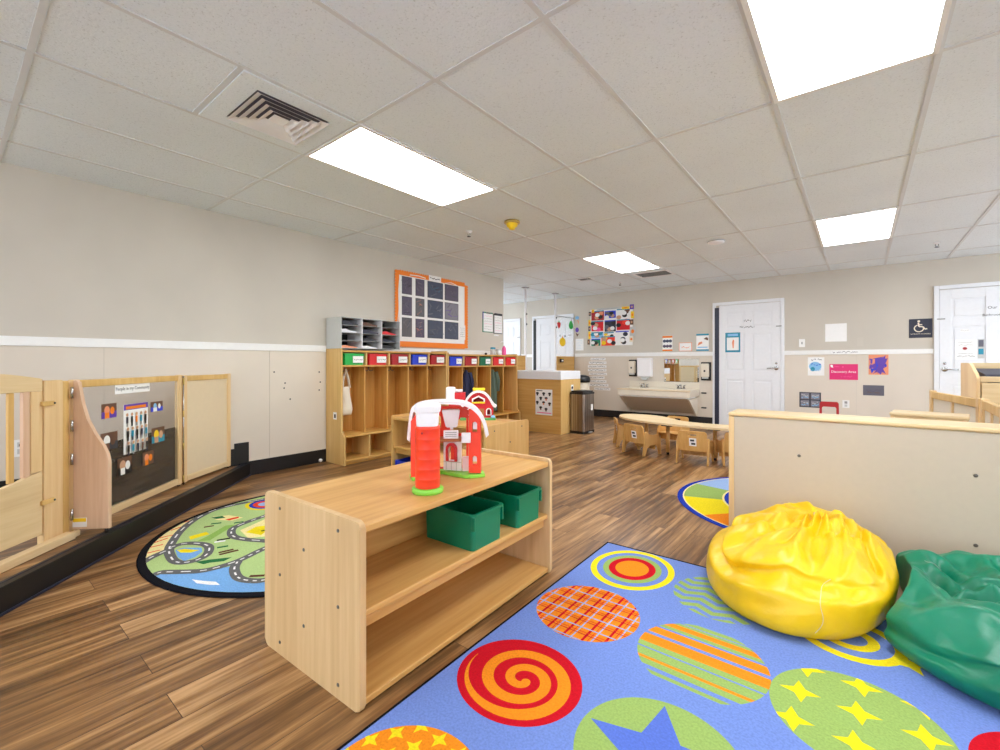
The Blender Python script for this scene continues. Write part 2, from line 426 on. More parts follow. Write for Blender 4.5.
# ------------------------------------------------------------------ doors
def door(idx, x0, x1, ztop, guard, handle_x, hdir, latch):
    root = MB()
    fw = .05
    root.box(x0, x0 + fw, YB - .03, YB - .0005, 0, ztop, 'door_white', .004)
    root.box(x1 - fw, x1, YB - .03, YB - .0005, 0, ztop, 'door_white', .004)
    root.box(x0 + fw, x1 - fw, YB - .03, YB - .0005, ztop - fw, ztop, 'door_white', .004)
    fr = struct(root.obj('door_%d' % idx))
    a, c, t = x0 + fw + .003, x1 - fw - .003, ztop - fw - .006
    if guard: a += .047
    d = MB(); W = c - a
    d.box(a, c, YB - .012, YB - .001, .012, t, 'door_white')
    cols = [(a + .105, a + W / 2 - .05), (a + W / 2 + .05, c - .105)]
    rows = [(.22, .78), (.92, 1.52), (1.62, t - .12)]
    # stiles and rails stand proud of the sunk panels
    yy0, yy1 = YB - .024, YB - .012
    d.box(a, cols[0][0], yy0, yy1, .012, t, 'door_white', .002); d.box(cols[1][1], c, yy0, yy1, .012, t, 'door_white', .002)
    d.box(cols[0][1], cols[1][0], yy0, yy1, .012, t, 'door_white', .002)
    zs = [.012] + [v for q in rows for v in q] + [t]
    for k in range(0, len(zs), 2):
        for cc in cols: d.box(cc[0], cc[1], yy0, yy1, zs[k], zs[k + 1], 'door_white', .002)
    for cc in cols:
        for q in rows: d.box(cc[0] + .03, cc[1] - .03, YB - .021, YB - .012, q[0] + .03, q[1] - .03, 'door_white', .008)
    leaf = d.obj('door_leaf', fr)
    if guard: MB().box(x0 + .034, a - .001, YB - .036, YB - .004, .03, t - .03, 'navy' if guard == 1 else 'black', .004).obj('finger_guard', fr)
    h = MB(); hz = .972
    h.lathe([(0, 0), (.032, 0), (.032, .008), (.026, .012), (0, .012)], 'chrome', 20, M=Matrix.Translation((handle_x, YB - .024, hz)) @ Matrix.Rotation(R(90), 4, 'X'))
    h.tube([(handle_x, YB - .03, hz), (handle_x, YB - .075, hz), (handle_x + hdir * .03, YB - .08, hz), (handle_x + hdir * .12, YB - .075, hz - .004)], .009, 'chrome')
    h.lathe([(0, 0), (.018, 0), (.016, .01), (0, .01)], 'chrome', 16, M=Matrix.Translation((handle_x - hdir * .0, YB - .024, hz + .075)) @ Matrix.Rotation(R(90), 4, 'X'))
    h.obj('handle', fr)
    MB().box(latch - .045, latch + .03, YB - .038, YB - .024, 1.612, 1.626, 'grey', .003).obj('latch', fr)
    return fr
dA = door(1, -1.95, -1.44, 2.04, 0, -1.55, -1, -1.47)
dB = door(2, -1.115, -.10, 2.055, 2, -.20, -1, -.17)
dC = door(3, 2.54, 3.558, 2.05, 1, 3.455, -1, 3.495)
dD = door(4, 5.212, 6.235, 2.05, 0, 5.312, 1, 5.285)
# ------------------------------------------------------------------ ceiling fixtures
def light(x0, y0, label):
    t = thing('ceiling_light', label, 'ceiling light', (x0 + .3048, y0 + .6096, H - .006), 0, 'recessed fluorescent panel lights')
    f = MB(); a, b_ = .3048 - .002, .6096 - .002
    f.box(-a, -a + .022, -b_, b_, -.006, .0055, 'white', .001); f.box(a - .022, a, -b_, b_, -.006, .0055, 'white', .001)
    f.box(-a + .022, a - .022, -b_, -b_ + .022, -.006, .0055, 'white', .001); f.box(-a + .022, a - .022, b_ - .022, b_, -.006, .0055, 'white', .001)
    f.obj('frame', t)
    MB().box(-a + .0225, a - .0225, -b_ + .0225, b_ - .0225, -.004, .004, 'lamp').obj('diffuser', t)
LX = [GX + i * .6096 for i in (3, 7, 11)]; LY = [GY + j * 1.2192 for j in (1, 4, -2)]
light(LX[0], LY[0], 'long lit ceiling panel beside the big square vent')
light(LX[1], LY[0], 'largest lit ceiling panel, cut by the top edge above the divider')
light(LX[0], LY[1], 'small far lit ceiling panel above the trash can')
light(LX[1], LY[1], 'lit ceiling panel above the pink wall sign, at right')
for k, (a, c) in enumerate(((0, 2), (1, 2), (2, 0), (2, 1), (2, 2))):
    light(LX[a], LY[c], ['lit ceiling panel behind the camera on the left', 'lit ceiling panel straight behind the camera', 'lit ceiling panel out at the right side of the room', 'lit ceiling panel at the far right corner of the room', 'lit ceiling panel behind the camera on the right'][k])
light(GX - 3 * .6096, LY[1], 'lit ceiling panel inside the nook past the left wall')
# square louvre vent in its 2x2 panel
t = thing('ceiling_vent', 'big square white louvred air vent beside the long lit panel', 'vent', (GX + 3.5 * .6096, GY + .75 * 1.2192, H - .0055))
MB().prism([(-.29, -.29), (.29, -.29), (.29, .29), (-.29, .29)], -.004, .004, 'ceiling_tile', holes=[[(-.19, -.19), (.19, -.19), (.19, .19), (-.19, .19)]]).obj('panel', t)
MB().box(-.19, .19, -.19, .19, .001, .004, 'slate').obj('opening', t)
for k in range(5):
    a = .19 - k * .036; q = MB()
    if k == 4:
        q.box(-.04, .04, -.04, .04, -.012, -.006, 'toy_white', .002)
    else:
        for s_ in range(4):
            MM = Matrix.Rotation(R(90 * s_), 4, 'Z')
            tt = bmesh.new()
            o1, i1 = a, a - .030
            V = [tt.verts.new(c) for c in ((-o1, -o1, -.016), (o1, -o1, -.016), (i1, -i1, -.001), (-i1, -i1, -.001), (-o1, -o1 + .004, -.013), (o1, -o1 + .004, -.013), (i1, -i1 + .003, .0005), (-i1, -i1 + .003, .0005))]
            for ix in ((0, 1, 2, 3), (7, 6, 5, 4), (0, 4, 5, 1), (3, 2, 6, 7), (0, 3, 7, 4), (1, 5, 6, 2)): tt.faces.new([V[c] for c in ix])
            bmesh.ops.recalc_face_normals(tt, faces=tt.faces[:])
            q.take(tt, 'toy_white', MM)
    q.obj('louvre', t)
def slotvent(x, y, w, l, label, n=4):
    t = thing('ceiling_vent', label, 'vent', (x, y, H - .006))
    MB().prism([(-w, -l), (w, -l), (w, l), (-w, l)], -.005, .005, 'toy_white', holes=[[(-w * .85, -l * .85), (w * .85, -l * .85), (w * .85, l * .85), (-w * .85, l * .85)]]).obj('frame', t)
    MB().box(-w * .85, w * .85, -l * .85, l * .85, .002, .0045, 'black').obj('opening', t)
    for k in range(n):
        y0 = -l * .85 + (k + .5) * 1.7 * l / n
        MB().box(-w * .85, w * .85, y0 - .006, y0 + .006, -.004, .002, 'grey').obj('louvre', t)
slotvent(2.04, 6.72, .27, .2, 'dark slotted ceiling vent just behind the far small light panel')
slotvent(1.03, 6.45, .12, .1, 'small dark ceiling vent left of the far small light panel', 2)
# smoke alarm, detector, sprinklers
t = thing('smoke_alarm', 'yellowed round smoke alarm on the ceiling past the long light', 'smoke alarm', (1.898, 3.377, H - .0055))
MB().lathe([(0, 0), (.075, 0), (.075, -.018), (.07, -.022), (0, -.022)], 'brass', 28).obj('base', t)
MB().lathe([(.055, -.022), (.05, -.045), (.03, -.06), (.026, -.075), (0, -.078)], 'yellow', 28).obj('cap', t)
t = thing('smoke_detector', 'low flat white round detector on the ceiling before the right wall sign', 'smoke detector', (3.225, 5.345, H - .0055))
MB().lathe([(0, 0), (.085, 0), (.085, -.012), (.06, -.022), (0, -.024)], 'toy_white', 28).obj('body', t)
MB().lathe([(.086, -.002), (.09, -.002), (.09, -.006), (.086, -.006)], 'grey', 28).obj('rim', t)
def sprinkler(x, y, label):
    t = thing('fire_sprinkler', label, 'sprinkler', (x, y, H - .0055), 0, 'ceiling fire sprinklers')
    MB().lathe([(0, 0), (.032, 0), (.03, -.006), (.012, -.01), (.012, -.02), (0, -.02)], 'toy_white', 18).obj('escutcheon', t)
    q = MB(); q.tube([(-.012, 0, -.018), (-.014, 0, -.035), (0, 0, -.05)], .003, 'charcoal', 6); q.tube([(.012, 0, -.018), (.014, 0, -.035), (0, 0, -.05)], .003, 'charcoal', 6)
    q.lathe([(0, -.05), (.02, -.05), (.02, -.053), (0, -.053)], 'charcoal', 14); q.obj('head', t)
sprinkler(1.36, 3.362, 'fire sprinkler nearest the yellowed smoke alarm')
sprinkler(1.354, 7.058, 'far fire sprinkler between the two dark ceiling vents')
sprinkler(5.129, 6.926, 'fire sprinkler at the far right above the accessible restroom sign')
sprinkler(-1.227, 6.594, 'fire sprinkler in the nook beyond the end of the left wall')
# ------------------------------------------------------------------ shelf units
def shelf_unit(label, loc, rz, W=1.14, D=.56, HH=.577, group=None, end='maple_z'):
    t = thing('storage_shelf', label, 'shelf unit', loc, rz, group)
    th = .022
    for sx in (-1, 1):
        pts = rrect(-D / 2, D / 2, .0, HH, .022)
        x0 = -W / 2 if sx < 0 else W / 2 - th
        q = MB(); q.prism(pts, x0, x0 + th, end, 'x', .004)
        e = q.obj('end_panel', t)
        # bolts that hold the shelves
        for yy, zz in ((-.18, .53), (-.18, .29), (-.18, .045), (.18, .53), (.18, .29), (.18, .045), (.02, .42), (.02, .16)):
            xx = sx * W / 2
            MB().lathe([(0, 0), (.0065, 0), (.005, .0025), (0, .003)], 'bolt', 10, M=Matrix.Translation((xx, yy, zz)) @ Matrix.Rotation(R(90 * sx), 4, 'Y')).obj('bolt', e)
    a = W / 2 - th - .0005
    MB().box(-a, a, -D / 2 + .008, D / 2 - .008, HH - .04, HH - .016, 'maple_x', .004).obj('top', t)
    MB().box(-a, a, -.005 + .035, .01 + .035, .0335, HH - .0405, 'maple_x').obj('back_panel', t)
    MB().box(-a, a, -D / 2 + .012, .0295, .278, .300, 'maple_x', .004).obj('shelf', t)
    MB().box(-a, a, .0455, D / 2 - .012, .278, .300, 'maple_x', .004).obj('shelf', t)
    MB().box(-a, a, -D / 2 + .035, -D / 2 + .05, .232, .2775, 'maple_x', .002).obj('apron', t)
    MB().box(-a, a, -D / 2 + .008, D / 2 - .008, .012, .033, 'maple_x', .004).obj('bottom', t)
    MB().box(-a, a, -D / 2 + .06, -D / 2 + .075, .001, .0115, 'maple_x').obj('kick_board', t)
    return t
FS = Vector((2.981, 1.346, 0)); FA = 92.0
shelf_unit('large low maple shelf unit in front, holding two green bins', FS, FA, 1.14, .585)
shelf_unit('low maple shelf unit in the middle with red barn on top', (1.695, 2.850, 0), 0, end='tan_z')
def fs(x, y, z=0):
    v = Matrix.Rotation(R(FA), 3, 'Z') @ Vector((x, y, 0)); return (FS.x + v.x, FS.y + v.y, z)
def tub(label, loc, rz, w, d, h, mat, lab=None, group=None, name='storage_bin', seed=1):
    """open plastic bin; front faces local -y"""
    t = thing(name, label, 'bin', loc, rz, group)
    q = MB(); b = bmesh.new(); n = 5
    def ring(x, y, r, z): return [b.verts.new((p[0], p[1], z)) for p in rrect(-x, x, -y, y, r, n)]
    k = .955
    levels = [(w / 2 * k, d / 2 * k, .018, 0), (w / 2 * .985, d / 2 * .985, .02, h * .93), (w / 2 * 1.06, d / 2 * 1.05, .022, h * .93), (w / 2 * 1.06, d / 2 * 1.05, .022, h), (w / 2 * .95, d / 2 * .95, .018, h), (w / 2 * k * .96, d / 2 * k * .96, .015, .006)]
    rs = [ring(*l) for l in levels]
    for A, B in zip(rs, rs[1:]):
        for j in range(len(A)): b.faces.new([A[j], A[(j + 1) % len(A)], B[(j + 1) % len(A)], B[j]])
    b.faces.new(rs[0]); b.faces.new(rs[-1])
    bmesh.ops.recalc_face_normals(b, faces=b.faces[:])
    q.take(b, mat); q.obj('tub', t)
    for sx in (-1, 1): MB().box(sx * w * .47 - .004, sx * w * .47 + .004, -d / 2 * .99 - .006, -d / 2 * .9, h * .55, h * .93, mat, .002).obj('rib', t)
    if lab:
        l = MB(); l.box(lab[0], lab[1], -d / 2 * 1.0 - .010, -d / 2 * .995 - .0062, h * .2, h * .78, 'paper')
        l.scribble(lab[0] + .01, lab[1] - .01, h * .48, h * .12, 'charcoal', -d / 2 - .0115, seed); l.obj('label_card', t)
    return t
BG = 'green bins on the front shelf'
tub('green plastic bin nearest, left of the pair on the front shelf', fs(.072, -.137, .3005), FA, .2, .285, .148, 'green', None, BG)
tub('green plastic bin farther back, next to the shelf end panel', fs(.388, -.137, .3005), FA, .2, .285, .148, 'green', None, BG)
tub('blue plastic bin on the bottom of the middle shelf', (1.30, 2.71, .034), 0, .25, .26, .14, 'blue')
t = thing('picture_card', 'small black framed picture card on the middle shelf board', 'picture', (1.47, 2.66, .3005), 5)
q = MB(); q.box(-.06, .06, 0, .012, 0, .11, 'black', .003); q.obj('frame', t)
q = MB(); q.rect(-.045, .045, .015, .095, -.0008, 'ltgrey'); q.rect(-.03, .0, .03, .06, -.0014, 'lblue'); q.obj('picture', t)
# ------------------------------------------------------------------ corner fence
KF = 1.56
def s_pt(s, off=0.):   # a point on the fence line, s metres from the wall corner
    return (s / 2 ** .5 + off / 2 ** .5, KF - s / 2 ** .5 + off / 2 ** .5, ZP)
# gate
t = thing('toddler_gate', 'wooden barred toddler gate at the far left edge', 'gate', s_pt(1.75), 135)
W = .66   # spans local x from -W to 0
q = MB(); n = 24
def zt(x): return .862 + .035 * math.sin(math.pi * min(1, max(0, -x / W)))
pts = [(x, zt(x)) for x in [-W * k / n for k in range(n + 1)]] + [(-W, .80), (0, .80)]
q.prism(pts, 0, .024, 'pale_x', 'y', .003); q.obj('top_rail', t)
q = MB(); pts = [(-W, .075), (0, .075), (0, .395), (-.06, .388), (-.12, .372), (-.2, .362), (-W + .2, .362), (-W + .12, .372), (-W + .06, .388), (-W, .395)]
q.prism(pts, 0, .024, 'pale_x', 'y', .003); q.obj('bottom_rail', t)
for x in (-.0, -W + .062): MB().box(x - .062, x, .0, .024, .3955, .7998, 'pale_z', .003).obj('stile', t)
for k in range(4):
    x = -.155 - k * .115; MB().box(x - .014, x + .014, .006, .02, .3735, .7998, 'honey_pale', .003).obj('bar', t)
MB().box(-.098, -.0635, .004, .022, .3825, .7998, 'pink_wood', .003).obj('slat', t)
# latch post
t = thing('gate_post', 'flat wooden latch post between the barred gate and the hinge', 'post', s_pt(1.745), 135)
MB().box(.004, .115, 0, .034, 0.003, .852, 'pale_z', .003).obj('board', t)
MB().box(.1185, .166, .004, .034, 0.003, .846, 'honey_pale', .010).obj('hinge_post', t)
for z in (.735, .235):
    q = MB(); q.box(-.022, .05, -.014, -.001, z - .012, z + .012, 'honey_pale', .004); q.tube([(.045, -.0145, z), (.045, -.018, z)], .005, 'charcoal', 10); q.obj('latch', t)
t = thing('floor_plank', 'long pale wooden threshold plank under the barred gate', 'plank', s_pt(1.62), 135)
MB().box(-.9, 0, -.055, -.008, 0.001, .04, 'pale_x', .003).obj('plank', t)
MB().box(0.0005, .05, -.04, -.008, 0.001, .03, 'pale_x', .003).obj('end_strip', t)
# wing board that holds the fence up
t = thing('fence_wing', 'curved pinkish wooden wing board standing out from the fence', 'panel', (1.10, .46, ZP), 45)
# local x runs out from the fence
out = [(.001, .03), (.18, .03), (.18, .40), (.172, .44), (.15, .485), (.105, .55), (.07, .63), (.045, .72), (.032, .80), (.028, .835), (.015, .848), (.001, .848)]
q = MB(); q.prism(out, -.012, .012, 'pink_wood', 'y', .004); q.obj('board', t)
MB().box(.0, .07, -.0145, -.0125, .045, .095, 'paper').obj('sticker', t).data.materials[0] = MATS['paper']
MB().box(.002, .068, -.0155, -.0146, .073, .093, 'yellow').obj('sticker_stripe', t)
q = MB(); q.tube([(.0, 0, .0), (.0, 0, .03)], .012, 'brass'); q.tube([(.16, 0, .007), (.16, 0, .03)], .008, 'black'); q.obj('foot', t)
for z in (.12, .42, .60, .78):
    MB().tube([(.012, -.034, z - .03), (.012, -.034, z + .03)], .007, 'chrome').obj('hinge', t)
def fence_panel(label, o, rz, W, hh, pane):
    t = thing('play_fence', label, 'fence', o, rz)
    for nm, a in (('post', (0, .045)), ('post', (W - .045, W))):
        MB().box(a[0], a[1], 0, .03, .012, hh, 'pale_z', .004).obj(nm, t)
    MB().box(.0455, W - .0455, 0, .03, hh - .045, hh - .004, 'honey_pale', .004).obj('top_rail', t)
    MB().box(.0455, W - .0455, 0, .03, .018, .062, 'pale_x', .004).obj('bottom_rail', t)
    MB().box(.0455, W - .0455, .010, .016, .0625, hh - .0455, pane).obj('pane', t)
    for x in (.02, W - .02): MB().tube([(x, .015, 0.001), (x, .015, .0118)], .010, 'black', 10).obj('foot', t)
    return t
P2 = s_pt(1.565)
fp = fence_panel('clear fence panel covered with taped photos and a community sign', P2, 135, 1.0, .85, 'plexi')
MB().box(.05, .95, .022, .029, .0625, .455, 'dark_board').obj('lower_board', fp)  # dark sheet standing in for the dark tone behind the pane
o3 = s_pt(.55)
fence_panel('solid tan fence panel closest to the left wall', o3, 127, .585, .845, 'sand')
for z in (.06, .42, .8):
    pass
MB().tube([(1.0075, -.006, .003), (1.0075, -.006, .84)], .004, 'chrome').obj('hinge_pin', fp)
for z in (.05, .3, .55, .8): MB().tube([(1.0075, -.006, z - .025), (1.0075, -.006, z + .025)], .0062, 'brass').obj('hinge', fp)
# things taped on the clear pane: local x from the left post of the panel
def card(name, label, cat, x0, x1, z0, z1, parts, parent_loc=P2, rz=135, off=.0, group=None, th=.0015, back='paper'):
    d = Matrix.Rotation(R(rz), 3, 'Z')
    t = MB(); w, h = x1 - x0, z1 - z0
    t.box(0, w, -th, 0, 0, h, back)
    y = -th
    for k, p in enumerate(parts):
        yy = y - .0003 * (k + 1)
        if p[0] == 'r': t.rect(p[1] * w, p[2] * w, p[3] * h, p[4] * h, yy, p[5])
        elif p[0] == 'c': t.front([(a, b) for a, b in circ(p[1] * w, p[2] * h, p[3] * h, p[4] * h, 20)], yy, p[5])
        elif p[0] == 'p': t.front([(a * w, b * h) for a, b in p[1]], yy, p[2])
        elif p[0] == 's': t.scribble(p[1] * w, p[2] * w, p[3] * h, p[4] * h, p[5], yy, k + len(label))
        elif p[0] == 't': t.text(p[1], p[2] * w, p[3] * h, p[4] * h, p[5], yy)
    o = t.obj(name); v = d @ Vector((x0, off, 0))
    o.location = (parent_loc[0] + v.x, parent_loc[1] + v.y, parent_loc[2] + z0); o.rotation_euler = (0, 0, R(rz))
    return tag(o, label, cat, group)
PO = .0095   # front of the pane
def X(s): return 1.565 - s
def Z(z): return z - ZP
card('paper_sign', 'white paper strip reading People in my Community', 'sign', X(1.245), X(.925), Z(.862), Z(.928), [('t', 'People in my Community', .5, .32, .46, 'charcoal')], off=PO)
ppl = [('r', .0, 1, .885, 1, 'purple'), ('r', .08, .92, .9, .96, 'orange')]
rnd = random.Random(3)
for r_ in range(3):
    for c_ in range(5):
        x, z = .13 + c_ * .185, .62 - r_ * .285
        cl = rnd.choice(['charcoal', 'navy', 'orange', 'teal', 'black', 'brown'])
        ppl += [('r', x - .045, x + .045, z, z + .13, cl), ('c', x, z + .17, .035, .035, 'skin'), ('r', x - .035, x + .035, z - .07, z, rnd.choice(['black', 'navy', 'grey']))]
card('poster', 'white poster with purple heading and rows of small people', 'poster', X(1.172), X(.945), Z(.472), Z(.79), ppl, off=PO)
def snap(label, s0, s1, z0, z1, a, b, c):
    return card('photo_print', label, 'photo', X(s0), X(s1), Z(z0), Z(z1), [('r', 0, 1, 0, .45, a), ('c', .35, .55, .25, .3, b), ('c', .7, .5, .2, .26, c), ('r', .2, .5, 0, .4, c)], off=PO, group='photos taped on the clear fence panel', back='brown')
snap('photo with pink and orange shapes, top left of the fence poster', 1.354, 1.233, .722, .81, 'purple', 'peach', 'orange')
snap('blue photo top right of the fence poster', .915, .785, .716, .785, 'blue', 'lblue', 'white')
snap('photo of a dark group, just left of the fence poster', 1.36, 1.225, .53, .635, 'charcoal', 'paper', 'brown')
snap('photo with yellow and blue figures, right of the fence poster', .904, .765, .495, .6, 'teal', 'yellow', 'skin')
snap('lower photo with white shapes, nearest the wing board', 1.225, 1.10, .35, .457, 'black', 'skin', 'paper')
snap('lower orange brown photo under the right side of the poster', .996, .885, .36, .45, 'brown', 'peach', 'orange')
# socket on the wall behind the gate, screws on the wainscot
def wall_item(name, label, cat, y, z, w, h, parts, group=None, back='white', th=.004, x=.0045):
    return card(name, label, cat, 0, w, 0, h, parts, (x, y, z), 90, 0, group, th, back)
wall_item('wall_outlet', 'white wall outlet seen through the barred gate', 'outlet', .30, .42, .08, .115, [('r', .3, .7, .55, .85, 'ltgrey'), ('r', .3, .7, .15, .45, 'ltgrey'), ('r', .4, .44, .6, .75, 'black'), ('r', .56, .6, .6, .75, 'black')])
for k, (y, z) in enumerate(((2.036, .966), (2.143, .855), (2.133, .805), (2.503, .958), (2.515, .852), (2.503, .768), (2.194, .692))):
    q = MB(); q.lathe([(0, 0), (.008, 0), (.006, .004), (0, .005)], 'charcoal', 10)
    o = q.obj('wall_screw'); place(o, (.0045, y, z), 0, 0, 90)
    tag(o, ['dark screw highest of the left cluster on the bare wall panel', 'dark screw at the middle of the left cluster on the bare wall panel', 'dark screw just under the middle one of the left cluster', 'dark screw beside the cubby, highest of three', 'dark screw beside the cubby, middle of three', 'dark screw beside the cubby, lowest of three', 'lowest dark screw of the left cluster on the bare wall panel'][k], 'screw', 'dark screws left in the wall panel')
q = MB(); q.lathe([(0, 0), (.018, 0), (.018, .015), (.013, .022), (0, .024)], 'white', 18); o = q.obj('door_stop'); place(o, (.0085, 2.51, .025), 0, 0, 90)
tag(o, 'small white rubber stop low on the baseboard by the cubby', 'door stop')
# ------------------------------------------------------------------ rugs
q = MB()
RC = [(3.305, 2.452), (3.385, -.65), (5.72, -.59), (5.64, 2.512)]
q.prism(RC, .0005, .006, 'r_black')
def inset(k): 
    cx = sum(p[0] for p in RC) / 4; cy = sum(p[1] for p in RC) / 4
    return [(p[0] + (cx - p[0]) * k, p[1] + (cy - p[1]) * k) for p in RC]
q.flat(inset(.008), .0064, 'r_blue')
z = [.0066 + .0003 * k for k in range(10)]
def ell(c, a, b, k=1.): return circ(c[0], c[1], a * k, b * k, 64)
# ringed oval
c = (3.554, 2.210)
for k, (f, m) in enumerate(((1., 'r_yellow'), (.85, 'r_blue'), (.70, 'r_green'), (.56, 'r_red'), (.40, 'r_orange'))): q.flat(ell(c, .20, .232, f), z[k], m)
# plaid oval
c = (3.560, 1.715); e = ell(c, .215, .212); q.flat(e, z[0], 'r_orange')
for k in range(-4, 5):
    for dx, w_, m, lv in ((0, .011, 'r_red', 3), (.022, .004, 'r_redor', 1), (.034, .006, 'r_sky', 2)):
        x = c[0] + k * .075 + dx
        q.flat(clip([(x, c[1] - .3), (x + w_ * .9, c[1] - .3), (x + w_ * .9, c[1] + .3), (x, c[1] + .3)], e), z[lv], m)
    for dx, w_, m, lv in ((0, .004, 'r_red', 6), (.014, .004, 'r_redor', 6), (.040, .006, 'r_sky', 5)):
        y = c[1] + k * .082 + dx
        q.flat(clip([(c[0] - .3, y - .012), (c[0] + .3, y + .012), (c[0] + .3, y + .012 + w_), (c[0] - .3, y - .012 + w_)], e), z[lv], m)
# spiral oval
c = (3.572, 1.210); e = ell(c, .212, .20); q.flat(e, z[0], 'r_red')
sp = []
for k in range(140):
    a = R(20) + k / 139 * 2 * math.pi * 2.45; rr = .012 + .168 * (k / 139) ** .92
    sp.append((c[0] + .02 * (1 - k / 139) + rr * math.cos(-a) * 1.04, c[1] + rr * math.sin(-a) * .98))
lr = []
for i in range(len(sp)):
    d_ = Vector(sp[min(i + 1, 139)]) - Vector(sp[max(i - 1, 0)]); n_ = Vector((-d_.y, d_.x)).normalized()
    w_ = (.030 + .016 * i / 139) * (1 if i < 118 else max(.03, (139 - i) / 21)) / 2
    lr.append((Vector(sp[i]) - n_ * w_, Vector(sp[i]) + n_ * w_))
for a_, b_ in zip(lr, lr[1:]): q.flat(clip([tuple(a_[0]), tuple(b_[0]), tuple(b_[1]), tuple(a_[1])], e), z[1], 'r_orange')
q.flat(circ(sp[0][0], sp[0][1], .0155, None, 16), z[2], 'r_orange')
# striped oval
c = (4.02, 1.69); e = ell(c, .215, .215)
sw = [('r_green', .024), ('r_blue', .006), ('r_green', .016), ('r_orange', .03), ('r_green', .02), ('r_blue', .012), ('r_orange', .045), ('r_blue', .018), ('r_orange', .055), ('r_green', .03), ('r_blue', .008), ('r_green', .045), ('r_orange', .014), ('r_green', .03), ('r_blue', .02), ('r_green', .018)]
y = c[1] + .205; sl = -.0
for m, w_ in sw:
    if m != 'r_blue': q.flat(clip([(c[0] - .3, y - w_), (c[0] + .3, y - w_), (c[0] + .3, y), (c[0] - .3, y)], e), z[0], m)
    y -= w_
# zigzag oval
c = (3.98, 2.18); e = ell(c, .20, .20)
for k in range(-5, 6):
    y0 = c[1] + k * .058
    for j in range(-5, 6):
        x0 = c[0] + j * .07; up = .035 if j % 2 else -.0; dn = -.0 if j % 2 else .035
        q.flat(clip([(x0, y0 + up), (x0 + .07, y0 + dn), (x0 + .07, y0 + dn + .032), (x0, y0 + up + .032)], e), z[0], 'r_green')
# orange oval with yellow diamonds
def diamond(cx, cy, r_, a0=0, m='r_yellow', lv=2, e=None):
    p = []
    for k in range(4):
        a = R(a0 + 90 * k); p.append((cx + r_ * math.cos(a), cy + r_ * math.sin(a)))
        a2 = R(a0 + 90 * k + 45); p.append((cx + r_ * .40 * math.cos(a2), cy + r_ * .40 * math.sin(a2)))
    for k in range(0, 8, 2):
        tri = [p[k], p[k + 1], (cx, cy), p[k - 1]]
        q.flat(clip(tri, e) if e else tri, z[lv], m)
c = (3.585, .69); e = ell(c, .215, .215); q.flat(e, z[0], 'r_orange')
for i in range(-4, 5):
    for j in range(-4, 5): diamond(c[0] + .075 * i + (.037 if j % 2 else 0), c[1] + .06 * j, .030, 0, 'r_yellow', 2, e)
# green oval with a blue star
c = (4.045, 1.19); e = ell(c, .222, .222); q.flat(e, z[0], 'r_green')
for k in range(5):
    a = R(104 + 72 * k); a1, a2 = a - R(36), a + R(36)
    q.flat([(c[0], c[1]), (c[0] + .088 * math.cos(a1), c[1] + .088 * math.sin(a1)), (c[0] + .205 * math.cos(a), c[1] + .205 * math.sin(a)), (c[0] + .088 * math.cos(a2), c[1] + .088 * math.sin(a2))], z[1], 'r_blue2')
# green oval with yellow stars
c = (4.455, 1.69); e = ell(c, .222, .222); q.flat(e, z[0], 'r_green')
for i in range(-2, 3):
    for j in range(-2, 3): diamond(4.46 + .148 * i + .006 * j, 1.727 + .146 * j + .004 * i, .056, 8, 'r_yellow', 1, e)
# yellow swirl
c = (4.44, 2.19)
sp = [(c[0] + (.03 + .155 * k / 60) * math.cos(-k / 60 * 4 * math.pi + 2.6), c[1] + (.03 + .155 * k / 60) * math.sin(-k / 60 * 4 * math.pi + 2.6)) for k in range(61)]
q.strip(sp, .036, z[0], 'r_yellow')
diamond(4.60, 2.115, .06, 30, 'r_yellow', 1)
# red ringed oval and more out to the right
c = (4.89, 1.72); q.flat(ell(c, .2, .21), z[0], 'r_red'); q.flat(ell(c, .2, .21, .72), z[1], 'r_blue'); q.flat(ell(c, .2, .21, .4), z[2], 'r_orange')
for c, m, m2 in (((4.03, .70), 'r_yellow', 'r_blue2'), ((4.47, 1.2), 'r_orange', 'r_red'), ((4.47, .7), 'r_green', 'r_yellow'), ((4.9, 1.2), 'r_green', 'r_blue'), ((4.9, .7), 'r_red', 'r_yellow'), ((5.33, 1.7), 'r_yellow', 'r_green'), ((5.33, 1.2), 'r_red', 'r_orange'), ((5.33, 2.2), 'r_green', 'r_blue'), ((4.9, 2.2), 'r_orange', 'r_yellow')):
    q.flat(ell(c, .2, .21), z[0], m); q.flat(ell(c, .2, .21, .6), z[1], m2)
tag(q.obj('area_rug'), 'big blue rectangular rug printed with patterned ovals', 'rug')
# town rug
q = MB(); cc = (1.695, 1.542)
q.lathe([(0, .0005), (.92, .0005), (.922, .004), (.916, .008), (0, .008)], 'r_black', 72, (cc[0], cc[1], 0), smooth=False)
CV = circ(cc[0], cc[1], .882, None, 72); L0 = .0083
q.flat(CV, L0, 'r_grass')
lv = lambda k: L0 + .0003 * k
tan = [(1.491, .67), (1.308, .68), (1.0, .75), (.78, 1.0), (.66, 1.228), (.72, 1.9), (.80, 1.6), (.792, 1.301), (.878, 1.188), (1.038, 1.015), (1.314, .853), (1.426, .8), (1.477, .722)]
def cpoly(p, k, m):
    t_ = bmesh.new(); f = t_.faces.new([t_.verts.new((x, y, 0)) for x, y in p]); r_ = bmesh.ops.triangulate(t_, faces=[f])
    for f in t_.faces:
        tri = [(v.co.x, v.co.y) for v in f.verts]; q.flat(clip(tri, CV), lv(k), m)
    t_.free()
cpoly(tan, 1, 'r_cream')
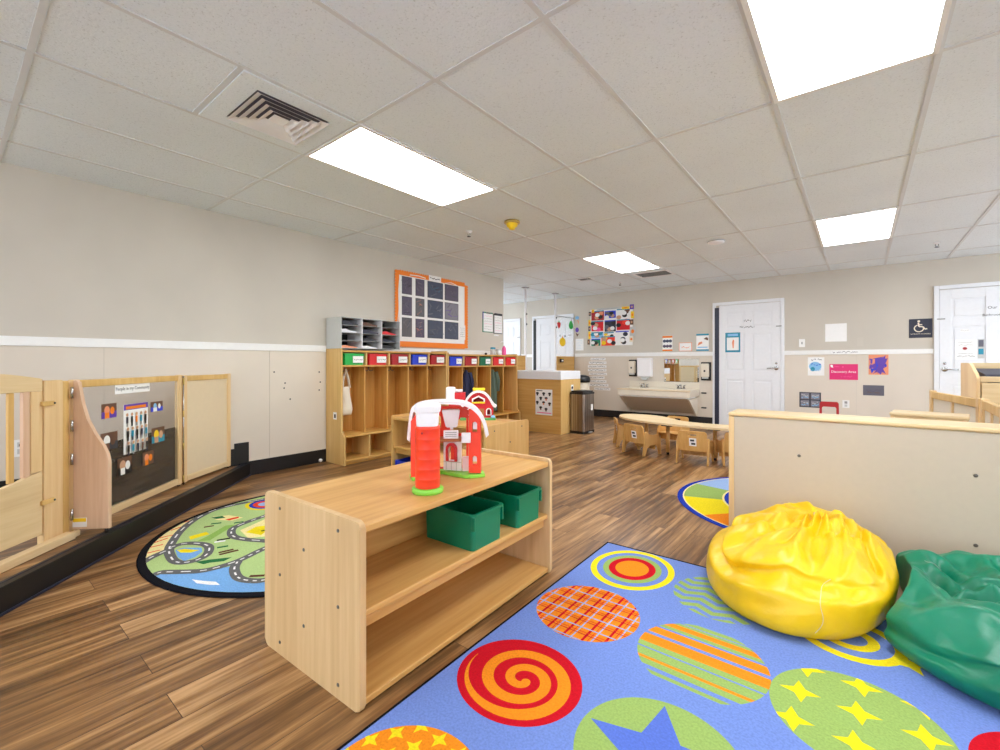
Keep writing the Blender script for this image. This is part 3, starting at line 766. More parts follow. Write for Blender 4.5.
cpoly([(1.737, .662), (1.759, .712), (1.884, .812), (1.908, .876), (1.936, .955), (2.046, .91), (2.135, .909), (2.187, .931), (2.222, .979), (2.30, 1.2), (2.4, 1.5), (2.8, 1.5), (2.409, .7), (2.226, .5), (1.9, .5)], 1, 'r_lake')
cpoly([(1.303, .937), (1.299, 1.031), (1.358, 1.029), (1.367, .926)], 2, 'r_yellow')
cpoly([(1.434, 1.173), (1.401, 1.252), (1.349, 1.36), (1.50, 1.45), (1.661, 1.224), (1.608, 1.15)], 2, 'r_cream'); cpoly([(1.50, 1.18), (1.45, 1.26), (1.50, 1.36), (1.62, 1.22)], 3, 'r_yellow')
cpoly([(1.424, .941), (1.373, 1.025), (1.273, 1.149), (1.306, 1.193), (1.469, .993)], 2, 'r_dkgrass')
cpoly([(1.024, 1.159), (1.075, 1.24), (1.203, 1.282), (1.21, 1.21), (1.11, 1.149)], 2, 'r_cream'); cpoly([(1.034, 1.147), (1.058, 1.206), (1.116, 1.205), (1.093, 1.155)], 3, 'r_tree')
cpoly([(1.15, 1.19), (1.16, 1.27), (1.19, 1.26), (1.19, 1.20)], 3, 'r_redor')
cpoly([(1.471, .822), (1.471, .863), (1.549, .926), (1.614, .909), (1.664, .859), (1.674, .805), (1.59, .8)], 2, 'r_lake')
cpoly([(1.478, .827), (1.491, .858), (1.579, .909), (1.578, .863), (1.537, .829)], 3, 'r_yellow')
cpoly([(1.731, .839), (1.758, .897), (1.819, .983), (1.839, .937), (1.801, .883), (1.796, .855)], 2, 'r_tree')
cpoly([(1.939, .761), (1.999, .79), (2.056, .825), (2.105, .825), (2.067, .795), (2.002, .762)], 3, 'r_white')
for k, (r0, m) in enumerate(((.15, 'r_yellow'), (.12, 'r_navy'), (.09, 'r_redor'), (.05, 'r_sky'))): q.flat(clip(circ(1.02, 1.50, r0, r0 * .8, 28), CV), lv(2 + k), m)
for a, b_ in (((1.4, .712), (1.404, .768)), ((1.315, .739), (1.325, .803)), ((1.254, .775), (1.234, .85)), ((1.19, .814), (1.198, .884)), ((1.1, .9), (1.08, .96)), ((1.0, .98), (.99, 1.05)), ((.93, 1.1), (.9, 1.16))): q.strip([a, b_], .012, lv(2), 'r_redor', CV)
for a, b_, m in (((1.50, 1.02), (1.526, 1.084), 'r_black'), ((1.52, 1.0), (1.545, 1.05), 'r_white'), ((1.732, .952), (1.747, 1.043), 'r_brown'), ((1.70, .96), (1.715, 1.03), 'r_brown'), ((2.122, .95), (2.172, 1.0), 'r_brown'), ((1.20, 1.05), (1.22, 1.1), 'r_brown'), ((1.17, 1.1), (1.2, 1.15), 'r_tree'), ((1.27, 1.2), (1.29, 1.25), 'r_tree'), ((1.62, .98), (1.64, 1.03), 'r_tree'), ((1.55, 1.25), (1.58, 1.3), 'r_tree'), ((1.25, 1.47), (1.29, 1.52), 'r_tree')):
    q.strip([a, b_], .022, lv(3), m, CV)
roads = [[(1.60, .60), (1.526, .662), (1.477, .722), (1.439, .796), (1.413, .822)],
         [(1.409, .819), (1.406, .882), (1.478, .94), (1.568, .956), (1.669, .915), (1.711, .859), (1.696, .799), (1.634, .773), (1.509, .785), (1.407, .812), (1.314, .853), (1.183, .921), (1.055, 1.01), (.956, 1.105), (.875, 1.23), (.868, 1.40), (.92, 1.65), (1.05, 1.85), (1.3, 2.0)],
         [(1.2, 1.62), (1.284, 1.388), (1.309, 1.29), (1.351, 1.176), (1.419, 1.128), (1.514, 1.106), (1.613, 1.13), (1.73, 1.193), (1.9, 1.3), (2.05, 1.5), (2.1, 1.75), (1.9, 2.0), (1.6, 2.1), (1.3, 2.0), (1.15, 1.8), (1.2, 1.62)],
         [(1.70, .60), (1.738, .652), (1.735, .69), (1.79, .74), (1.87, .817), (1.894, .881), (1.895, .97), (1.88, 1.032), (1.857, 1.091), (1.84, 1.145), (1.82, 1.22)],
         [(1.905, .978), (1.971, .938), (2.061, .912), (2.126, .912), (2.185, .939), (2.222, .979), (2.28, 1.1), (2.36, 1.3), (2.4, 1.5)]]
for kk, p in enumerate(roads):
    sp = smooth_path(p, 5); h_ = len(sp) // 2
    q.strip(sp[:h_ + 1], .048, lv(4) + kk * .0001, 'r_road', CV); q.strip(sp[h_:], .048, lv(4) + kk * .0001 + .00005, 'r_road', CV)
    for i in range(0, len(sp) - 2, 4): q.strip(sp[i:i + 3], .009, lv(6) + kk * .0001, 'r_white', CV)
tag(q.obj('play_rug'), 'round town map play rug with roads and a black edge', 'rug')
# sun rug
q = MB(); cc = (4.19, 3.935)
q.lathe([(0, .0005), (.90, .0005), (.902, .003), (.897, .0055), (0, .0055)], 'r_navy', 72, (cc[0], cc[1], 0), smooth=False)
q.flat(circ(cc[0], cc[1], .862, None, 72), .0057, 'r_cream')
CV = circ(cc[0], cc[1], .852, None, 72); sec = ['r_orange', 'r_yellow', 'r_green', 'r_sky', 'r_redor', 'r_yellow', 'r_green', 'r_sky', 'r_orange', 'r_yellow', 'r_green', 'r_lake']
for k in range(12):
    a = R(-162 + 30 * (k - 2)); b_ = a + R(30)
    q.flat(clip([cc, (cc[0] + 2 * math.cos(a), cc[1] + 2 * math.sin(a)), (cc[0] + 2 * math.cos(b_), cc[1] + 2 * math.sin(b_))], CV), .0059, {0: 'r_sky', 1: 'r_green', 2: 'r_yellow', 3: 'r_orange'}.get(k, sec[k]))
q.flat(circ(*cc, .58, None, 56), .0062, 'r_cream'); q.flat(circ(*cc, .565, None, 56), .0064, 'r_navy'); q.flat(circ(*cc, .52, None, 56), .0066, 'r_sky'); q.flat(circ(*cc, .3, None, 40), .0068, 'r_yellow')
tag(q.obj('sun_rug'), 'round blue edged rug with coloured wedges behind the tan divider', 'rug')
# ------------------------------------------------------------------ tall divider, seen from behind
t = thing('divider_shelf', 'wide tan backed divider shelf behind the bean bags', 'divider', (3.815, 3.12, .0075))
W, D, HH = 1.83, .28, .738
MB().box(.03, W - .03, .004, .012, .012, HH - .024, 'divider_back').obj('back_panel', t)
for x in (0, W - .0295): 
    q = MB(); q.prism(rrect(0, D, 0, HH - .0005 - .0225, .006), x, x + .0295, 'pale_z', 'x', .003); q.obj('side_panel', t)
MB().box(-.004, W + .004, -.004, D, HH - .022, HH, 'pale_x', .009, seg=3).obj('top', t)
MB().box(.03, W - .03, .0125, D - .004, .34, .362, 'pale_x', .003).obj('shelf', t)
MB().box(.03, W - .03, .0125, D - .004, .012, .034, 'pale_x', .003).obj('bottom', t)
for x, zz in ((.371, .509), (1.083, .506), (1.083, .169), (.371, .169), (1.5, .506)):
    MB().lathe([(0, 0), (.009, 0), (.007, .003), (0, .004)], 'bolt', 12, M=Matrix.Translation((x, .004, zz)) @ Matrix.Rotation(R(90), 4, 'X')).obj('bolt', t)
# ------------------------------------------------------------------ bean bags
def beanbag(name, label, loc, rz, rx, ry, hgt, mat, prof, tilt, folds, seed, seams, creases=(), pleats=(), amp=1., avoid=None):
    t = thing(name, label, 'bean bag', loc, rz)
    NU, NV = 144, 72; b = bmesh.new(); rows = []
    pl = smooth_path(prof, 8)
    def at(u):
        f = u * (len(pl) - 1); i = min(int(f), len(pl) - 2); k = f - i
        return pl[i][0] * (1 - k) + pl[i + 1][0] * k, pl[i][1] * (1 - k) + pl[i + 1][1] * k
    def seg_d(px_, py_, pa_):
        best = 9.
        for (ax, ay), (bx, by) in zip(pa_, pa_[1:]):
            dx, dy = bx - ax, by - ay; tt = max(0, min(1, ((px_ - ax) * dx + (py_ - ay) * dy) / (dx * dx + dy * dy)))
            ex, ey = px_ - ax - dx * tt, py_ - ay - dy * tt; dd = math.hypot(ex, ey)
            if dd < abs(best): best = dd if dx * ey - dy * ex > 0 else -dd
        return best
    def surf(u, a):
        rho, zz = at(u)
        x, y = rho * math.cos(a), rho * math.sin(a)
        p = Vector((x * rx, y * ry, 0)); zv = zz * hgt
        top = max(0, min(1, (zz - .15) / .4))
        # upper part leans
        p.x += tilt[0] * zz * zz; p.y += tilt[1] * zz * zz
        # radial pleats that gather to the crown
        pl_ = 0.
        for a0, wd_, am_ in pleats:
            da = (a - a0 + math.pi) % (2 * math.pi) - math.pi
            da += .12 * math.sin(rho * 9 + a0 * 5)
            pl_ += am_ * (math.exp(-(da / wd_) ** 2) - .45 * math.exp(-((da - 1.6 * wd_) / wd_) ** 2)) * top * min(1, rho * 4) * max(0, 1.08 - rho)
        for pa_, wd_, dp_ in creases:
            sd_ = seg_d(x, y, pa_) / wd_
            if abs(sd_) < 4: pl_ += dp_ * (-math.exp(-sd_ * sd_ * 1.6) + .6 * math.exp(-(sd_ - 1.7) ** 2) + .35 * math.exp(-(sd_ + 2.) ** 2)) * min(1, zz * 2)
        nz = noise.ridged_multi_fractal(Vector((x * 1.9 + seed, y * 1.9, zz * 1.5)), .9, 2., 3, 1., 2.) - .9
        n2 = noise.noise(Vector((x * 2.2 + seed * 3, y * 2.2, zz * 2)))
        zv += (pl_ + (nz * .026 * top + n2 * .045 * top) * amp) * min(1, zz * 2.2)
        rad = 1 + .022 * n2 + .014 * nz * min(1, zz * 3)
        p.x *= rad; p.y *= rad
        for (a0, aw, z0, zw, dep) in folds:   # long creases
            da = (a - a0 + math.pi) % (2 * math.pi) - math.pi
            if abs(da) < aw:
                wgt = math.cos(da / aw * math.pi / 2) ** .7; dz = (zz - z0 - .06 * math.sin(da * 3)) / zw
                pr = -math.exp(-dz * dz * 9) * 1.0 + .75 * math.exp(-(dz - .55) ** 2 * 7) + .35 * math.exp(-(dz + .6) ** 2 * 5)
                p.x += math.cos(a) * dep * wgt * pr; p.y += math.sin(a) * dep * wgt * pr; zv += dep * .25 * wgt * math.exp(-(dz + .6) ** 2 * 5)
        if avoid:   # pressed against its neighbour
            ax, ay, arx, ary = avoid; X_, Y_ = p.x + loc[0] - ax, p.y + loc[1] - ay
            e_ = math.sqrt((X_ / arx) ** 2 + (Y_ / ary) ** 2)
            if e_ < 1: p.x += X_ / e_ - X_; p.y += Y_ / e_ - Y_
        return Vector((p.x, p.y, max(.001, zv)))
    for v in range(NV + 1):
        u = v / NV
        rows.append([b.verts.new(surf(u, 2 * math.pi * j / NU)) for j in range(NU)] if 0 < v < NV else [b.verts.new(surf(u, 0) * Vector((0, 0, 1)) if v == 0 else surf(u, 0))])
    for A, B in zip(rows, rows[1:]):
        for j in range(NU):
            k = (j + 1) % NU
            if len(A) == 1: b.faces.new([A[0], B[k], B[j]])
            elif len(B) == 1: b.faces.new([A[j], A[k], B[0]])
            else: b.faces.new([A[j], A[k], B[k], B[j]])
    bmesh.ops.recalc_face_normals(b, faces=b.faces[:])
    q = MB(); q.take(b, mat, None, True); body = q.obj('cover', t, sub=1)
    for (a0, u0, u1, m) in seams:
        q = MB(); pts = []
        for k in range(25):
            uu = u0 + (u1 - u0) * k / 24; pp_ = surf(uu, a0 + .04 * math.sin(k * .3)); pts.append(pp_ + Vector((math.cos(a0), math.sin(a0), .5)) * .0015)
        q.tube(pts, .001, m, 6)
        q.obj('seam_stitching', t)
    return t, surf
PR = [(0, 0), (.6, 0), (.88, .005), (.97, .10), (1.0, .28), (.99, .45), (.90, .60), (.72, .74), (.50, .87), (.30, .97), (.14, 1.0), (0, .97)]
ty, sy = beanbag('bean_bag', 'bright yellow slumped bean bag chair on the blue rug', (4.208, 2.53, .0105), 0, .362, .545, .30, 'yellow_vinyl', PR, (.11, .16),
    [(R(255), R(80), .56, .17, .040), (R(160), R(40), .5, .25, .02)], 2.3, [(R(290), .30, .60, 'cream')],
    [([(-.75, -.05), (-.35, -.30), (.1, -.34), (.45, -.12)], .055, .030), ([(-.6, .15), (-.25, -.12), (.05, -.1)], .045, .028), ([(-.3, .35), (-.05, .1), (.2, .15)], .04, .02), ([(.35, .15), (.55, -.2), (.72, -.35)], .05, .022), ([(.3, .4), (.62, .3), (.85, .3)], .04, .016)],
    [(R(205), .13, .05), (R(235), .10, .045), (R(262), .12, .055), (R(290), .10, .045), (R(318), .12, .04), (R(350), .12, .03), (R(175), .13, .04), (R(130), .15, .03), (R(60), .2, .03)], .8)
q = MB(); p = sy(.90, R(250)); q.box(p.x - .008, p.x + .008, p.y - .012, p.y + .0, p.z - .01, p.z + .055, 'ltgrey', .003); q.obj('zip_tag', ty)
PG = [(0, 0), (.6, 0), (.88, .005), (.97, .12), (1.0, .35), (.98, .62), (.90, .85), (.78, .99), (.66, 1.0), (.55, .90), (.42, .78), (.25, .84), (.1, .88), (0, .86)]
tg, sg = beanbag('bean_bag', 'green sunken bean bag chair at the right edge', (4.955, 2.44, .0105), 0, .50, .52, .185, 'green_vinyl', PG, (.02, .06),
    [(R(235), R(60), .5, .3, .016), (R(290), R(50), .6, .3, .015)], 5.1, [(R(150), .60, .76, 'ltgrey')],
    [([(-.55, .1), (-.42, -.28), (-.1, -.5), (.35, -.55)], .09, .045), ([(-.5, .45), (-.35, .1), (-.3, -.2)], .05, .03), ([(-.1, .6), (-.05, .2), (-.15, -.15)], .05, .034), ([(.3, .55), (.2, .1), (0, -.2)], .05, .034), ([(-.35, -.15), (0, -.2), (.4, -.1)], .045, .03), ([(-.62, -.1), (-.5, -.45), (-.2, -.7)], .05, .02)],
    [(R(200), .15, .03), (R(150), .12, .03), (R(110), .12, .03), (R(70), .12, .03), (R(250), .14, .03), (R(300), .12, .03)], 1., (4.235, 2.56, .40, .56))
# ------------------------------------------------------------------ coat cubbies along the left wall (local x runs along the wall, -y faces the room)
def cubby(label, y0, W, HH):
    t = thing('coat_cubby', label, 'cubby', (.0, y0, 0), 90, 'coat cubbies along the left wall')
    Y0, YU, YLo, th = -.018, -.305, -.365, .02
    prof = [(Y0, .001), (YLo, .001), (YLo, .285), (YU, .345), (YU, HH), (Y0, HH)]
    for x in (0, W - th): MB().prism(prof, x, x + th, 'honey_pale', 'x', .003).obj('side_panel', t)
    a, c = th + .0005, W - th - .0005
    MB().box(a, c, -.03, Y0 - .001, .02, HH - .03, 'honey_z').obj('back_panel', t)
    MB().box(a, c, YU + .003, -.0305, HH - .038, HH - .018, 'honey_x', .003).obj('top', t)
    MB().box(a, c, YU + .003, -.0305, HH - .192, HH - .174, 'honey_x', .003).obj('shelf', t)
    MB().box(a, c, YLo + .002, -.0305, .285, .305, 'honey_x', .004).obj('bench', t)
    MB().box(a, c, YLo + .004, -.0305, .035, .055, 'honey_x', .003).obj('bottom', t)
    MB().box(a, c, YLo + .03, YLo + .045, .002, .0345, 'honey_x').obj('kick_board', t)
    p = (W - th) / 5
    for k in range(1, 5):
        x = k * p
        MB().box(x, x + .018, YU + .004, -.0305, HH - .1735, HH - .0385, 'honey_pale', .002).obj('divider', t)
        MB().box(x, x + .018, YU + .035, -.0305, .3055, HH - .1925, 'honey_z', .002).obj('divider', t)
        MB().box(x, x + .018, YLo + .006, -.0305, .0555, .2845, 'honey_pale', .002).obj('bench_divider', t)
    for k in range(5):
        x = k * p + p / 2 + .01; z = HH - .22
        q = MB(); q.box(x - .02, x + .02, -.135, -.105, HH - .197, HH - .1925, 'bolt', .002); q.box(x - .006, x + .006, -.125, -.115, z - .012, HH - .1965, 'bolt', .002)
        for sx in (-1, 1): q.tube([(x, -.12, z - .008), (x + sx * .025, -.125, z - .022), (x + sx * .045, -.13, z - .014), (x + sx * .05, -.13, z + .006)], .0045, 'bolt', 8)
        q.obj('coat_hook', t)
    return t
c1 = cubby('honey wood coat cubby nearest, with the canvas bag and mail sorter', 2.572, 1.525, 1.205)
q = MB(); q.box(-.0012, -.0002, -.225, -.16, -.0, .0, 'paper') if False else q.box(-.0012, -.0002, -.225, -.16, .465, .54, 'paper'); q.box(-.0018, -.0012, -.21, -.178, .48, .52, 'charcoal'); q.obj('sticker', c1)
c2 = cubby('honey wood coat cubby farther along, with the dark coats', 4.105, 1.51, 1.188)
p = (1.525 - .02) / 5
cl1 = [('bright_green', 'bright green cubby bin at the left end of the row'), ('red', 'bright red cubby bin, second from the left'), ('dark_red', 'dark red cubby bin between the bright red and the blue one'), ('blue', 'blue cubby bin below the orange bordered board'), ('dark_red', 'dark red cubby bin at the right end of the near cubby')]
cl2 = [('blue', 'blue cubby bin at the left end of the far cubby'), ('dark_red', 'dark red cubby bin above the navy coat'), ('dkgreen', 'dark green cubby bin in the far cubby'), ('red', 'red cubby bin right of the dark green one'), ('red', 'red cubby bin at the right end of the far cubby')]
for k, (m, l) in enumerate(cl1): tub(l, (.170, 2.572 + .021 + p * k + p / 2, 1.0315), 90, .238, .232, .122, m, (-.025, .10), 'coloured bins in the cubby tops', seed=k)
p2 = (1.51 - .02) / 5
for k, (m, l) in enumerate(cl2): tub(l, (.170, 4.105 + .021 + p2 * k + p2 / 2, 1.0145), 90, .238, .232, .122, m, (-.0, .10), 'coloured bins in the cubby tops', seed=k + 9)
# canvas bag and coats on the hooks
t = thing('tote_bag', 'cream canvas tote bag hanging in the first cubby section', 'bag', (.19, 2.70, .50), 90)
q = MB(); bt = bmesh.new(); rows = []
for v in range(13):
    f = v / 12; w = .062 - .012 * f + .004 * math.sin(f * 9); dpt = .028 * (1 - f) ** .5 * (.4 + .6 * min(1, f * 6)) + .008
    rows.append([bt.verts.new((w * math.copysign(abs(math.cos(a)) ** .5, math.cos(a)) + .01 * math.sin(f * 5), dpt * math.sin(a) + .005 * math.sin(3 * a + 4 * f), .30 * f)) for a in [2 * math.pi * j / 28 for j in range(28)]])
for A, B in zip(rows, rows[1:]):
    for j in range(28): bt.faces.new([A[j], A[(j + 1) % 28], B[(j + 1) % 28], B[j]])
bt.faces.new(rows[0]); bmesh.ops.recalc_face_normals(bt, faces=bt.faces[:])
q.take(bt, 'canvas', None, True); q.obj('bag_body', t)
for yy in (-.012, .012):
    q = MB(); pa = smooth_path([(-.04, yy, .29), (-.03, yy, .38), (-.005, yy * .6, .46), (.0, yy * .3, .485), (.008, yy * .6, .46), (.03, yy, .38), (.045, yy, .29)], 4)
    q.tube(pa, .006, 'canvas', 8); q.obj('strap', t)
def coat(label, y, ztop, zbot, w, mat, seed):
    t = MB(); b = bmesh.new(); rows = []; NU = 40
    for v in range(19):
        f = v / 18; z = ztop - .04 + (zbot - ztop + .04) * f
        ww = w * (.22 + .78 * min(1, f * 2.4) ** .7) * (1 - .12 * math.sin(f * 3)); d = .022 + .038 * min(1, f * 2)
        rows.append([b.verts.new((.205 + d * math.sin(a) * (1 + .2 * math.sin(5 * a + seed)) , y + ww * math.cos(a) + .014 * math.sin(a * 7 + seed + f * 2) * f, z + .006 * math.sin(4 * a))) for a in [2 * math.pi * j / NU for j in range(NU)]])
    for A, B in zip(rows, rows[1:]):
        for j in range(NU): b.faces.new([A[j], A[(j + 1) % NU], B[(j + 1) % NU], B[j]])
    b.faces.new(rows[0]); b.faces.new(rows[-1]); bmesh.ops.recalc_face_normals(b, faces=b.faces[:])
    t.take(b, mat, None, True); o = t.obj('coat'); tag(o, label, 'coat', None)
    # sleeve
    s_ = MB(); s_.tube([(.235, y + w * .55, ztop - .07), (.25, y + w * .85, ztop - .2), (.25, y + w * .8, ztop - .36)], [.03, .036, .03], mat, 12); s_.obj('sleeve', o)
coat('navy blue coat hanging in the far cubby', 4.105 + p2 * 1.5, .99, .56, .075, 'navy_cloth', 1)
coat('grey green coat hanging in the far cubby', 4.105 + p2 * 3.42, .99, .34, .085, 'green_cloth', 4)
# mail sorter on top
t = thing('mail_sorter', 'grey literature sorter with twelve slots on the near cubby', 'sorter', (.0, 2.575, 1.2065), 90)
W, HH, y1, y0 = .755, .325, -.02, -.305
for x in (0, W - .006): MB().box(x, x + .006, y0, y1, 0, HH, 'ltgrey', .001).obj('side_panel', t)
MB().box(.0065, W - .0065, y0, y1, HH - .006, HH, 'ltgrey', .001).obj('top', t); MB().box(.0065, W - .0065, y0, y1, 0, .006, 'ltgrey', .001).obj('bottom', t)
MB().box(.0065, W - .0065, y1 - .005, y1, .0065, HH - .0065, 'black').obj('back_panel', t)
cw = W / 3; rh = HH / 4
for k in (1, 2): MB().box(k * cw - .004, k * cw + .004, y0, y1 - .0055, .0065, HH - .0065, 'toy_white', .001).obj('divider', t)
for c_ in range(3):
    for k in (1, 2, 3): MB().box(c_ * cw + .0068, (c_ + 1) * cw - .0068, y0 + .003, y1 - .0055, k * rh - .002, k * rh + .002, 'grey').obj('shelf', t)
sl = [(0, 3, 'charcoal', .05, 'dark papers in the top left slot of the sorter'), (0, 3, 'black', .05, None), (0, 2, 'paper', .045, 'thick white papers in the second left slot of the sorter'), (0, 0, 'peach', .03, 'peach papers in the bottom left slot of the sorter'),
      (1, 3, 'brown', .05, 'brown papers in the top middle slot of the sorter'), (1, 2, 'navy', .05, 'dark blue papers in the middle column of the sorter'), (1, 1, 'charcoal', .035, 'charcoal papers in the middle column of the sorter'), (1, 0, 'paper', .03, 'white papers in the bottom middle slot of the sorter'),
      (2, 2, 'red', .045, 'red papers in the right column of the sorter'), (2, 1, 'navy', .035, 'dark blue papers in the right column of the sorter'), (2, 0, 'black', .045, 'black papers in the bottom right slot of the sorter')]
for c_, r_, m, h_, l in sl:
    if not l: continue
    b = MB(); rr = random.Random(c_ * 5 + r_)
    x0 = c_ * cw + .016; x1 = (c_ + 1) * cw - .018 - .02 * rr.random()
    pts = [(x0, 0), (x1, 0), (x1, h_ * .35), ((x0 + x1) / 2 + .03, h_ * .6), ((x0 + x1) / 2 - .03, h_ * .95), (x0, h_ * .8)]
    b.prism(pts, -.28 + .03 * rr.random(), -.04, m, 'y', .001)
    o = b.obj('paper_stack'); place(o, (.0, 2.575, 1.2065 + r_ * rh + .0065 if r_ == 0 else 1.2065 + r_ * rh + .0023), 90)
    tag(o, l, 'papers', 'papers in the mail sorter')
# things on the far cubby top
t = thing('spray_bottle', 'pink bottle with a white nozzle at the far end of the cubby top', 'bottle', (.17, 5.45, 1.1715))
MB().lathe([(0, 0), (.032, 0), (.034, .01), (.033, .09), (.028, .115), (.014, .13), (.013, .15), (0, .15)], 'pink', 22).obj('bottle_body', t)
q = MB(); q.lathe([(.016, .14), (.016, .165), (.01, .18), (.008, .21), (0, .21)], 'toy_white', 16); q.tube([(0, 0, .2), (-.01, -.04, .21), (-.01, -.065, .195)], .006, 'toy_white'); q.obj('nozzle', t)
t = thing('plastic_jar', 'clear jar with a blue lid on the far cubby top', 'jar', (.17, 5.18, 1.1715))
MB().lathe([(0, 0), (.04, 0), (.042, .01), (.042, .075), (.036, .085), (0, .085)], 'clear_plastic', 22).obj('jar_body', t)
MB().lathe([(.038, .086), (.04, .09), (.04, .108), (.036, .114), (0, .115)], 'teal', 22).obj('lid', t)
t = thing('dispenser', 'small white wipe canister beside the pink bottle', 'canister', (.17, 5.32, 1.1715))
MB().lathe([(0, 0), (.038, 0), (.038, .07), (0, .07)], 'toy_white', 22).obj('canister', t); MB().lathe([(.039, .0705), (.039, .085), (.02, .09), (0, .09)], 'ltgrey', 22).obj('lid', t)
q = MB(); q.lathe([(0, 0), (.018, 0), (.02, .02), (.012, .03), (0, .03)], 'charcoal', 14); o = q.obj('rubber_stamp'); place(o, (.17, 5.02, 1.1715)); tag(o, 'tiny dark knob standing on the far cubby top left of the jar', 'stamp')
# ------------------------------------------------------------------ display board with dark pictures
t = thing('display_board', 'large picture board with an orange scalloped border on the left wall', 'board', (.001, 3.497, 1.262), 90)
W, HH = 1.286, .94
MB().box(0.03, W - .03, -.012, 0, .03, HH - .03, 'paper').obj('backing', t)
def scallop(x0, x1, z0, z1, vert, outer):
    q = MB(); L = (z1 - z0) if vert else (x1 - x0); n = int(L / .038)
    q.box(x0, x1, -.0165, -.0125, z0, z1, 'orange')
    for k in range(n):
        f = (k + .5) / n
        c = (outer, z0 + f * L) if vert else (x0 + f * L, outer)
        q.prism(circ(c[0], c[1], .017, .017, 12), -.0160, -.0130, 'orange', 'y')
    return q
scallop(0, .05, 0.02, HH, True, .0).obj('border', t); scallop(W - .055, W, .0, HH - .03, True, W - .003).obj('border', t)
scallop(.05, W - .055, HH - .055, HH - .005, False, HH - .008).obj('border', t); scallop(.05, W - .055, .0, .062, False, .004).obj('border', t)
q = MB(); q.tube([(.028, -.019, .30), (.045, -.019, .45), (.040, -.019, .70), (.052, -.019, .82)], .006, 'paper', 6); q.obj('ribbon', t)  # white streaks modelled as highlights on the orange border
q = MB(); q.tube([(.22, -.019, HH - .035), (.36, -.019, HH - .028), (.48, -.019, HH - .04)], .006, 'paper', 6); q.obj('ribbon', t)
q = MB(); q.tube([(.82, -.019, HH - .06), (.95, -.019, HH - .035), (1.06, -.019, HH - .055)], .005, 'paper', 6); q.obj('ribbon', t)
for x0, w_ in ((.54, .22),):
    q = MB(); q.box(x0, x0 + w_, -.0178, -.0166, HH - .065, HH + .015, 'paper'); q.scribble(x0 + .02, x0 + w_ - .02, HH - .03, .03, 'charcoal', -.0182, 5); q.obj('title_card', t)
cols = [(.095, .255), (.315, .465), (.52, .80), (.835, 1.10)]; rows = [(.655, .875), (.39, .625), (.12, .36)]
am = [['art_violet', 'art_violet', 'art_blue', 'art_violet'], ['art_violet', 'art_grey', 'art_blue', 'art_pale'], ['art_grey', 'art_violet', 'art_blue', 'art_blue']]
am2 = [['charcoal', 'art_grey', 'teal', 'art_grey'], ['art_grey', 'peach', 'art_pale', 'purple'], ['art_blue', 'peach', 'art_grey', 'art_pale']]
for i, (x0, x1) in enumerate(cols):
    for j, (z0, z1) in enumerate(rows):
        q = MB(); z0 += .012 * (3 - i) * 0; q.box(x0, x1, -.0145, -.0125, z0, z1, 'charcoal'); q.rect(x0 + .006, x1 - .006, z0 + .006, z1 - .006, -.0149, am[j][i])
        rr = random.Random(i * 7 + j)
        for k in range(16):
            cx, cz = rr.uniform(x0 + .03, x1 - .03), rr.uniform(z0 + .03, z1 - .03); a = rr.uniform(0, 3.14); L = rr.uniform(.015, min(.07, (x1 - x0) / 2 - .02)); wd = rr.uniform(.0012, .004)
            dx, dz = L * math.cos(a), min(.04, L) * math.sin(a)
            x_a, x_b = max(x0 + .01, cx - dx), min(x1 - .01, cx + dx)
            q.front([(x_a, cz - dz - wd), (x_b, cz + dz - wd), (x_b, cz + dz + wd), (x_a, cz - dz + wd)], -.0153 - .0001 * k, [am2[j][i], 'art_pale', 'charcoal', am[j][i]][k % 4])
        q.obj('artwork', t)
q = MB(); q.box(1.125, 1.24, -.0178, -.0166, .12, .33, 'paper')
for k in range(5): q.scribble(1.135, 1.23, .29 - k * .03, .014, 'grey', -.0182, k)
q.obj('note', t)
# clipboards near the wall end
for k, (y, w_, zc, l, gm) in enumerate(((5.135, .245, 1.52, 'clipboard with a white sheet and green edge, left of the two', 'green'), (5.395, .22, 1.51, 'clipboard with a big dark clip at the end of the left wall', 'charcoal'))):
    t = thing('clipboard', l, 'clipboard', (.0002, y, zc), 90, 'clipboards on the left wall')
    MB().box(0, w_, -.006, 0, 0, .31, gm, .002).obj('board', t)
    q = MB(); q.box(.018, w_ - .008, -.0075, -.0062, .012, .292, 'paper')
    for j in range(6): q.scribble(.035, w_ - .03, .25 - j * .04, .012, 'pink' if (j + k) % 3 == 0 else 'grey', -.008, j + k)
    q.obj('sheet', t)
    q = MB(); q.box(w_ * .3 - (.05 if k else 0), w_ * .7 + (.05 if k else 0), -.016, -.0078, .285, .305 + .015 * k, 'chrome' if not k else 'charcoal', .003); q.obj('clip', t)
    if k == 0: MB().box(.0, .016, -.0085, -.0062, .2, .31, 'purple').obj('tab', t)
q = MB(); q.box(0, .1, -.001, 0, 0, .02, 'paper'); q.scribble(.01, .09, .01, .01, 'grey', -.0013, 3)
o = q.obj('paper_label'); place(o, (.001, 5.42, 1.475), 90); tag(o, 'tiny paper label below the right clipboard', 'label')
